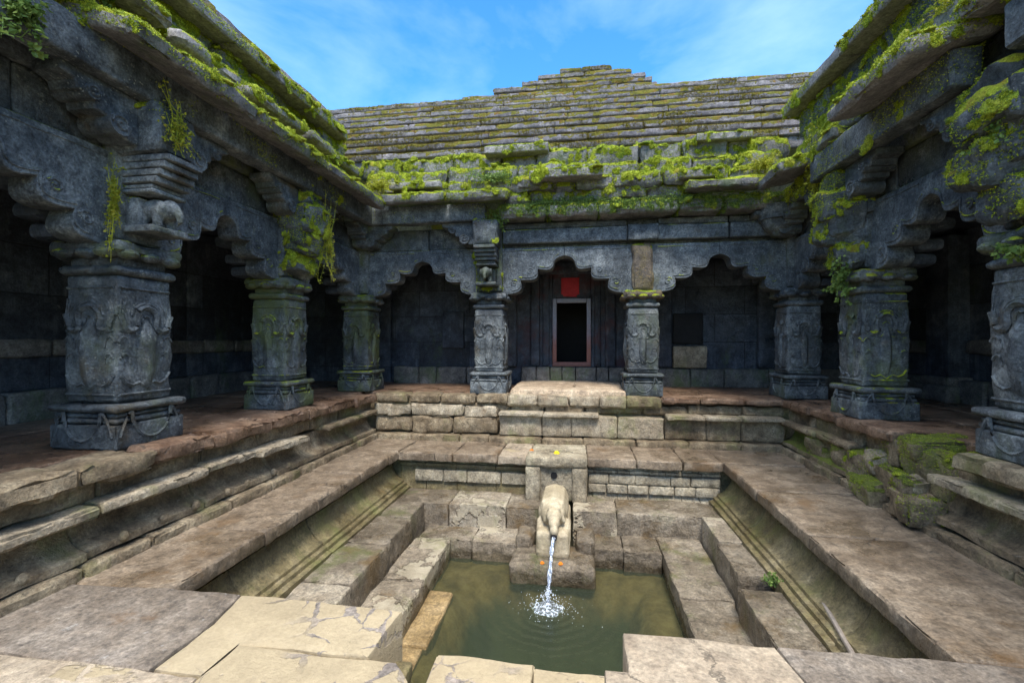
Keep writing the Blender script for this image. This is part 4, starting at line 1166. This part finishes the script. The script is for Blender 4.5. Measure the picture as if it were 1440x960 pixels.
poly('dusty slab at the bottom right corner of the picture', [(1.21, 1.0), (4.2, 1.0), (4.2, 1.89), (1.21, 1.89)], .0, .2, 'walk_grey')
poly('wide paving slab under the viewer, behind the front row', [(-4.6, -1.5), (4.2, -1.5), (4.2, .99), (1.2, 1.19), (-4.6, 1.19)], .0, .2, 'walk_grey')
m = MB(); m.rbox((0, -9.5, -.06), (22, 15.9, .12), seg=1.5, amp=.01); m.build('bounce_forecourt', 'walk_pink', label='unseen paved ground added behind the viewer to bounce light into the court', cat='ground', kind='structure')  # added unseen paving, reflects sunlight back as warm fill
steps('front steps going down to the water between the two foreground blocks', [(-.84, -.26, 2.2, 2.63, -.27, -1.4, 'walk_cream'), (-.255, .24, 2.2, 2.61, -.275, -1.4, 'walk_pink'), (-1.3, 1.2, 2.1, 2.42, -.42, -1.6, 'pool'), ])
m = MB(); m.rbox((-1.8, 2.43, -.85), (1.7, .2, 1.2), amp=.02); m.rbox((1.4, 2.43, -.85), (1.5, .2, 1.2), amp=.02); m.rbox((-.3, 2.48, -1.1), (1.6, .2, 1.2), amp=.02)
m.build('front_wall', 'pool_wall', pw)
# ------------------------------------------------------------------ bull spout, its blocks, falling water
nb = thing('spout_niche', (-.31, 6.3, -.6), 'pale squared stone niche block above the bull spout, with a dark hole', 'niche')
m = MB()
m.rbox((-.315, 6.32, -.035), (.84, .34, .15), r=.03, amp=.012, chip=.04, seg=.06)
m.rbox((-.63, 6.30, -.34), (.20, .28, .46), r=.02, amp=.010, chip=.03, seg=.07)
m.rbox((.0, 6.30, -.34), (.20, .28, .46), r=.02, amp=.010, chip=.03, seg=.07)
m.rbox((-.315, 6.37, -.34), (.45, .28, .46), r=.01, amp=.008, seg=.07)
m.build('block', 'niche', nb)
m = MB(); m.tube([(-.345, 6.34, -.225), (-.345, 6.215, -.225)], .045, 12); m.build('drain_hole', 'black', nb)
m = MB(); m.tube(arc and [(-.31 + .2 * math.cos(a * .524), 6.55 + .12 * math.sin(a * .524), .008) for a in range(13)], .028, 6, .3); m.build('offering_rim', 'niche', nb)
pd = thing('spout_pedestal', (-.3, 5.2, -1.1), 'low wet stone pedestal standing in the water under the bull spout', 'pedestal')
m = MB(); m.rbox((-.30, 5.22, -.97), (.95, .55, .28), r=.045, amp=.014, chip=.04, seg=.06); m.build('lower_block', 'pool', pd)
m = MB(); m.rbox((-.65, 5.50, -.80), (.22, .36, .22), r=.05, amp=.02, chip=.04, seg=.06); m.build('side_block', 'pool', pd)
m = MB(); m.rbox((.07, 5.48, -.80), (.22, .40, .22), r=.05, amp=.02, chip=.04, seg=.06); m.build('side_block', 'pool', pd)
# bull: one continuous body
m = MB()
m.rbox((-.30, 5.62, -.70), (.37, 1.0, .30), r=.04, amp=.006, seg=.06)                       # block it lies on
m.rbox((-.315, 5.74, -.475), (.35, .86, .41), r=.165, amp=.006, seg=.05)                     # long smooth trunk
m.ell((-.305, 5.40, -.43), (.150, .20, .145), 16, 12)                                       # shoulders
m.ell((-.29, 5.26, -.405), (.095, .13, .085), 14, 10); m.ell((-.283, 5.15, -.45), (.066, .10, .068), 12, 8); m.ell((-.28, 5.075, -.51), (.050, .055, .06), 12, 8)
for sg in (-1, 1):
    m.ell((-.288 + sg * .098, 5.27, -.44), (.026, .035, .060), 8, 6, Matrix.Rotation(sg * -.4, 3, 'Y'))
    m.tube([(-.288 + sg * .05, 5.25, -.335), (-.288 + sg * .066, 5.24, -.305)], [.024, .014], 8)
    m.tube([(-.30 + sg * .135, 5.42, -.52), (-.30 + sg * .150, 5.24, -.66), (-.30 + sg * .145, 5.15, -.80)], [.07, .05, .045], 10)
    m.tube([(-.30 + sg * .145, 5.15, -.80), (-.30 + sg * .14, 5.27, -.83)], [.045, .05], 10)
    m.ell((-.287 + sg * .062, 5.19, -.405), (.016, .02, .016), 8, 6)
o = m.build('bull_spout', 'spout', None, 'pale carved stone bull lying forward, water pouring from its mouth', 'bull statue', smooth=180)
rm = o.modifiers.new('remesh', 'REMESH'); rm.mode = 'VOXEL'; rm.voxel_size = .011; rm.use_smooth_shade = True
sm = o.modifiers.new('smooth', 'SMOOTH'); sm.iterations = 5; sm.factor = .5
m = MB(); m.tube([(-.28, 5.06, -.55), (-.28, 5.012, -.562)], .034, 10); mouth = m.build('spout_mouth', 'black', o)

ws = MB()
path = []
for i in range(22):
    f = i / 21
    tt = f * .325
    path.append((-.28 - .035 * f, 5.03 - 1.55 * tt * .95 - .02 * f, -.555 - 4.9 * tt * tt * .95))
for (ox, oy, r0, r1) in ((0, 0, .019, .012), (.012, .008, .009, .008), (-.012, .0, .009, .008), (.003, .014, .008, .009), (-.008, -.012, .008, .009)):
    ws.tube([(p[0] + ox * math.cos(i * .45) + .006 * math.sin(i * 1.3 + ox * 200) * i / 15, p[1] + oy + .006 * math.cos(i * 1.1) * i / 15, p[2]) for i, p in enumerate(path)],
            [(r0 + (r1 - r0) * i / 21) * (1 + .35 * math.sin(i * 1.7 + oy * 300) * (.3 + i / 30)) for i in range(22)], 8, .4)
ws.build('water_stream', 'stream', None, 'thin clear stream of water falling from the mouth of the stone bull', 'water stream', smooth=180)
E_ = path[-1]
sp = thing('water_splash', (E_[0], E_[1], -1.05), 'white splash where the stream hits the pool', 'splash')
m = MB()
n, k = 40, 14
V = [(E_[0], E_[1], -.99)]
for i in range(1, k + 1):
    for j in range(n):
        a = 2 * math.pi * j / n; r = .14 * i / k * (1 + .35 * noise.noise(Vector((math.cos(a) * 2, math.sin(a) * 2, 3))))
        h = .055 * (1 - i / k) ** 1.4 + .012 * abs(noise.noise(Vector((r * math.cos(a) * 42, r * math.sin(a) * 42, 1)))) * (1.15 - i / k)
        V.append((E_[0] + r * math.cos(a) * 1.15, E_[1] + r * math.sin(a), -1.052 + h))
F = [(0, 1 + j, 1 + (j + 1) % n) for j in range(n)]
for i in range(k - 1):
    for j in range(n): F.append((1 + i * n + j, 1 + (i + 1) * n + j, 1 + (i + 1) * n + (j + 1) % n, 1 + i * n + (j + 1) % n))
m.add(V, F); m.build('foam', 'foam', sp, smooth=180)
m = MB()
for i in range(300):
    a = R.uniform(0, 6.283); r = abs(R.gauss(0, .155)); h = max(0, .17 * math.exp(-(r / .10) ** 2) * R.random() ** .6 + .05 * R.random() * math.exp(-r * 5))
    q = R.uniform(.0012, .0042) * (1.2 if r < .12 else .8)
    m.ell((E_[0] + r * math.cos(a) * 1.15, E_[1] + r * math.sin(a), -1.046 + h), (q, q, q * R.uniform(1, 1.9)), 6, 4)
m.build('droplets', 'drop', sp, kind='stuff', smooth=180)

def flower(loc, r, mat, label, n=14):
    m = MB()
    for ring_i, (rr, zz) in enumerate(((1, .25), (.7, .55), (.4, .8))):
        for j in range(n - 3 * ring_i):
            a = 6.283 * j / (n - 3 * ring_i) + ring_i * .4
            m.ell((loc[0] + math.cos(a) * r * rr * .7, loc[1] + math.sin(a) * r * rr * .7, loc[2] + r * zz), (r * .34, r * .34, r * .22), 6, 4, amp=.2, fr=60)
    m.ell((loc[0], loc[1], loc[2] + r * .5), (r * .6, r * .6, r * .5), 8, 6)
    return m.build('flower', mat, None, label, 'flower', 'offering flowers')
flower((-.315, 6.36, .035), .042, 'yellow', 'yellow marigold lying on top of the niche block above the bull')
flower((-.405, 4.99, -.835), .024, 'orange', 'orange marigold on the pedestal, left of the falling water')
flower((-.205, 5.0, -.835), .026, 'orange', 'orange marigold on the pedestal, right of the falling water')
flower((-.69, 6.62, .0), .03, 'orange', 'small faded orange flower on the coping left of the niche')

m = MB(); m.tube([(2.02 - .0 * i - .030 * i + .004 * math.sin(i), 4.62 - .155 * i, -.43 + .006 * math.sin(i * 1.4)) for i in range(14)], .018, 8, .15)
m.build('pipe', 'pipe', None, 'thin pale pipe lying in the channel beside the right pool wall', 'pipe')

# ------------------------------------------------------------------ moss and plants
def surface_points(reg, dens, mask, seed):
    rr = random.Random(seed); out = []
    for me, off in REG.get(reg, []):
        me.calc_loop_triangles()
        vs_ = me.vertices
        for t in me.loop_triangles:
            n = t.normal
            e = t.area * dens
            k = int(e) + (1 if rr.random() < e - int(e) else 0)
            for _ in range(k):
                a, b = rr.random(), rr.random()
                if a + b > 1: a, b = 1 - a, 1 - b
                p = vs_[t.vertices[0]].co * (1 - a - b) + vs_[t.vertices[1]].co * a + vs_[t.vertices[2]].co * b + off
                if mask(p, n, rr): out.append((p, n.copy()))
    return out
def tuft(m, p, n, size, rr, leaves=6):
    for _ in range(leaves):
        d = Vector((rr.gauss(0, 1), rr.gauss(0, 1), rr.gauss(.25, 1))).normalized()
        d = (n * .8 + d * .9).normalized()
        L = size * rr.uniform(.6, 1.3)
        sd = d.cross(Vector((rr.gauss(0, 1), rr.gauss(0, 1), rr.gauss(0, 1)))).normalized() * L * .33
        o = p + d * L * -.15 + Vector((rr.gauss(0, size * .5), rr.gauss(0, size * .5), rr.gauss(0, size * .25)))
        m.tri(o - sd, o + sd, o + d * L)
def cushion(m, mt, p, n, r, rr, sz):
    """low uneven pad of moss with its tips sticking out all over"""
    q = n.to_track_quat('Z', 'Y').to_matrix()
    for _ in range(3):
        o = p + q @ Vector((rr.gauss(0, r * .6), rr.gauss(0, r * .6), 0))
        k = rr.uniform(.5, 1)
        rx, ry, rz_ = r * k * rr.uniform(.8, 1.5), r * k * rr.uniform(.8, 1.5), r * k * rr.uniform(.28, .45)
        m.ell(o - n * r * .12, (rx, ry, rz_), 9, 6, q, amp=.35, fr=20)
        for _ in range(int(900 * r * k)):
            u = Vector((rr.gauss(0, 1), rr.gauss(0, 1), abs(rr.gauss(0, 1)) + .15)).normalized()
            tuft(mt, o - n * r * .12 + q @ Vector((u.x * rx, u.y * ry, u.z * rz_)), q @ u, sz, rr, 4)
def nmask(thr, fr, sd, fx=1):
    def f(p, n, rr):
        v = noise.fractal(Vector((p.x * fr * fx + sd, p.y * fr, p.z * fr - sd)), .9, 2.1, 4)
        up = max(0, min(1, (n.z + .15) / .7))
        return v + .30 * (up - .5) > thr + rr.uniform(-.06, .06) and n.z > -.4
    return f
M['moss_mat'] = stone('moss_cushion', [MOSS_B, MOSS_A, (.26, .25, .04)], speck=0, bump=1.0, grain=1.3, pit=0, scale=1.8, rough=.95)
M['moss_mat_dry'] = stone('moss_cushion_dry', [(.10, .085, .02), (.17, .14, .025), (.22, .17, .03)], speck=0, bump=1.0, grain=1.3, pit=0, scale=1.8, rough=.95)
for reg, lab, mat, dens, thr, sz, sd, cf in (
        ('L', 'bright green moss covering the ledges and eave slabs of the left veranda', 'moss', 2500, -.38, .013, 3, .035),
        ('LE', 'thin green moss on the beam and brackets of the left veranda', 'moss', 1500, .22, .011, 23, .004),
        ('RE', 'thin green moss on the beam and piers of the right veranda', 'moss', 1500, .10, .011, 28, .006),
        ('BE', 'thin moss on the beam and bracket of the rear veranda', 'moss', 1500, .22, .011, 25, .004),
        ('R', 'bright yellow-green moss hanging over the broken eaves of the right veranda', 'moss', 2300, -.28, .014, 8, .035),
        ('B', 'green moss carpeting the lower edge of the rear roof and the ledge under it', 'moss', 2100, -.24, .015, 5, .04),
        ('T', 'ochre and green moss patches on the courses of the rear roof', 'moss_dry', 2600, .07, .018, 12, .0),
        ('G', 'thick green mat of small plants on the rear ledge above the arches', 'fern', 3000, -.75, .020, 31, .03),
        ('P', 'green moss on the rubble of the right platform', 'moss', 2200, -.10, .009, 15, .006)):
    pts = surface_points(reg, dens, nmask(thr, 1.9, sd, .45 if reg == 'T' else 1), sd)
    rr = random.Random(sd)
    m = MB(); cp_ = MB()
    for p, n in pts: tuft(m, p, n, sz, rr, 5)
    for p, n in pts:
        if rr.random() < cf and n.z > -.1 and noise.noise(p * 4) > -.1: cushion(cp_, m, p, n, rr.uniform(.025, .06) if reg != 'P' else rr.uniform(.015, .035), rr, sz)
    o = m.build('moss', mat, None, lab, 'moss', kind='stuff', smooth=0, recalc=False)
    if cp_.v: cp_.build('moss_cushion', 'moss_mat' if reg != 'T' else 'moss_mat_dry', o, smooth=80, kind='stuff')
    print('moss', reg, len(pts), len(m.f))

def plant(name, label, c, ext, n, leaf, mat, normal, seed, droop=.5, cat='plant', kind=None):
    """leaves rooted on an uneven patch of the wall, hanging a little"""
    rr = random.Random(seed); m = MB()
    N = Vector(normal).normalized()
    C = Vector(c)
    ns = max(6, n // 22)
    for i in range(ns):
        a = C + Vector([rr.gauss(0, .34) * e for e in ext]) - N * .01
        b = C + Vector([max(-1.7, min(1.7, rr.gauss(0, .62))) * e for e in ext]) + N * rr.uniform(.01, .05)
        mid = (a + b) / 2 + N * rr.uniform(.01, .05)
        pts = [a * (1 - t) ** 2 + mid * 2 * t * (1 - t) + b * t * t for t in (0, .25, .5, .75, 1)]
        m.tube(pts, [.004, .0035, .003, .0025, .0015], 4)
        for j in range(n // ns):
            t = rr.random() ** .8
            p = a * (1 - t) ** 2 + mid * 2 * t * (1 - t) + b * t * t + Vector([rr.gauss(0, .010) for _ in range(3)])
            d = (N * rr.uniform(.3, 1) + Vector((rr.gauss(0, .6), rr.gauss(0, .6), rr.gauss(0, .5) - droop))).normalized()
            L = leaf * rr.uniform(.45, 1.3)
            sd = d.cross(Vector((rr.gauss(0, 1), rr.gauss(0, 1), rr.gauss(0, 1)))).normalized() * L * .36
            up = d.cross(sd).normalized() * L * .12
            k = len(m.v)
            m.v += [tuple(p), tuple(p + d * L * .5 + sd + up), tuple(p + d * L), tuple(p + d * L * .5 - sd + up)]
            m.f += [(k, k + 1, k + 2), (k, k + 2, k + 3)]
    return m.build(name, mat, None, label, cat, smooth=0, recalc=False, kind=kind)
plant('creeper', 'bright green creeper hanging over the capital of the right pillar with the broken bracket', (3.02, 5.80, 2.32), (.10, .20, .26), 420, .05, 'fern', (-1, -.5, .2), 1)
plant('fern', 'pale green leaves on the beam at the top left corner', (-3.43, 2.36, 3.64), (.05, .16, .20), 380, .045, 'fern', (1, -.3, .2), 2)
plant('creeper', 'yellow leaves on the bracket head above the elephant of the nearest left pillar', (-3.36, 3.38, 3.36), (.06, .14, .24), 714, 0.023, 'creeper', (1, -.4, 0), 3)
plant('creeper', 'yellow-green creeper running down the spandrel beside the nearest left pillar', (-3.72, 3.17, 2.74), (.05, .05, .34), 714, 0.024, 'creeper', (.6, -1, 0), 4)
plant('creeper', 'vivid yellow-green moss hanging from the broken bracket of the second left pillar', (-3.38, 5.72, 3.0), (.10, .14, .42), 1360, 0.024, 'creeper', (1, -.2, 0), 5)
plant('fern', 'leafy ferns growing on the pier above the elephant bracket of the rear veranda', (-1.36, 7.30, 3.60), (.24, .06, .20), 900, .032, 'fern', (0, -1, .3), 6, kind='stuff')
plant('fern', 'ferny mound in the middle of the rear roof edge', (-1.35, 7.10, 4.18), (.42, .16, .12), 900, .034, 'fern', (0, -1, .6), 7, kind='stuff')
plant('fern', 'long strip of small green plants along the rear ledge above the middle arch', (-.1, 7.27, 3.78), (.75, .06, .09), 1900, .03, 'fern', (0, -1, .5), 8, kind='stuff')
plant('fern', 'strip of small green plants along the rear ledge above the right arch', (1.75, 7.27, 3.76), (.55, .06, .09), 1500, .03, 'fern', (0, -1, .5), 9, kind='stuff')
plant('fern', 'dark green ferns in the gap between the left eave stones near the viewer', (-3.45, 2.55, 4.12), (.12, .42, .13), 700, .045, 'fern', (1, -.2, .4), 10)
plant('creeper', 'bright moss bunch above the right eave near the top of the picture', (2.98, 3.95, 4.28), (.12, .42, .12), 2210, 0.020, 'creeper', (-1, -.2, .5), 11)
plant('creeper', 'bright moss strip running down from the right eave corner beside the carved bracket', (2.98, 6.25, 3.70), (.12, .14, .46), 1870, 0.026, 'creeper', (-1, -.2, .2), 12)
plant('fern', 'leafy plants rooted in the broken bracket at the right edge of the picture', (2.92, 3.72, 3.10), (.10, .28, .14), 700, .036, 'fern', (-1, -.5, .4), 13)
plant('fern', 'fresh leaves lying on the rounded top of the pillar at the right edge', (3.02, 3.62, 2.20), (.10, .16, .05), 260, .04, 'fern', (-1, -.3, .5), 14)
plant('fern', 'green ferns at the rear left corner where the two eaves meet', (-3.20, 6.92, 4.08), (.22, .22, .12), 2040, 0.022, 'creeper', (.7, -.7, .5), 15)
plant('fern', 'green plants in the rear right corner where the two eaves meet', (2.62, 7.0, 4.14), (.22, .22, .14), 1870, 0.022, 'creeper', (-.7, -.7, .5), 16)
plant('algae', 'vivid green algae in the gap between the right step blocks', (1.72, 4.34, -.56), (.08, .07, .02), 260, .03, 'fern', (0, 0, 1), 17, 0)
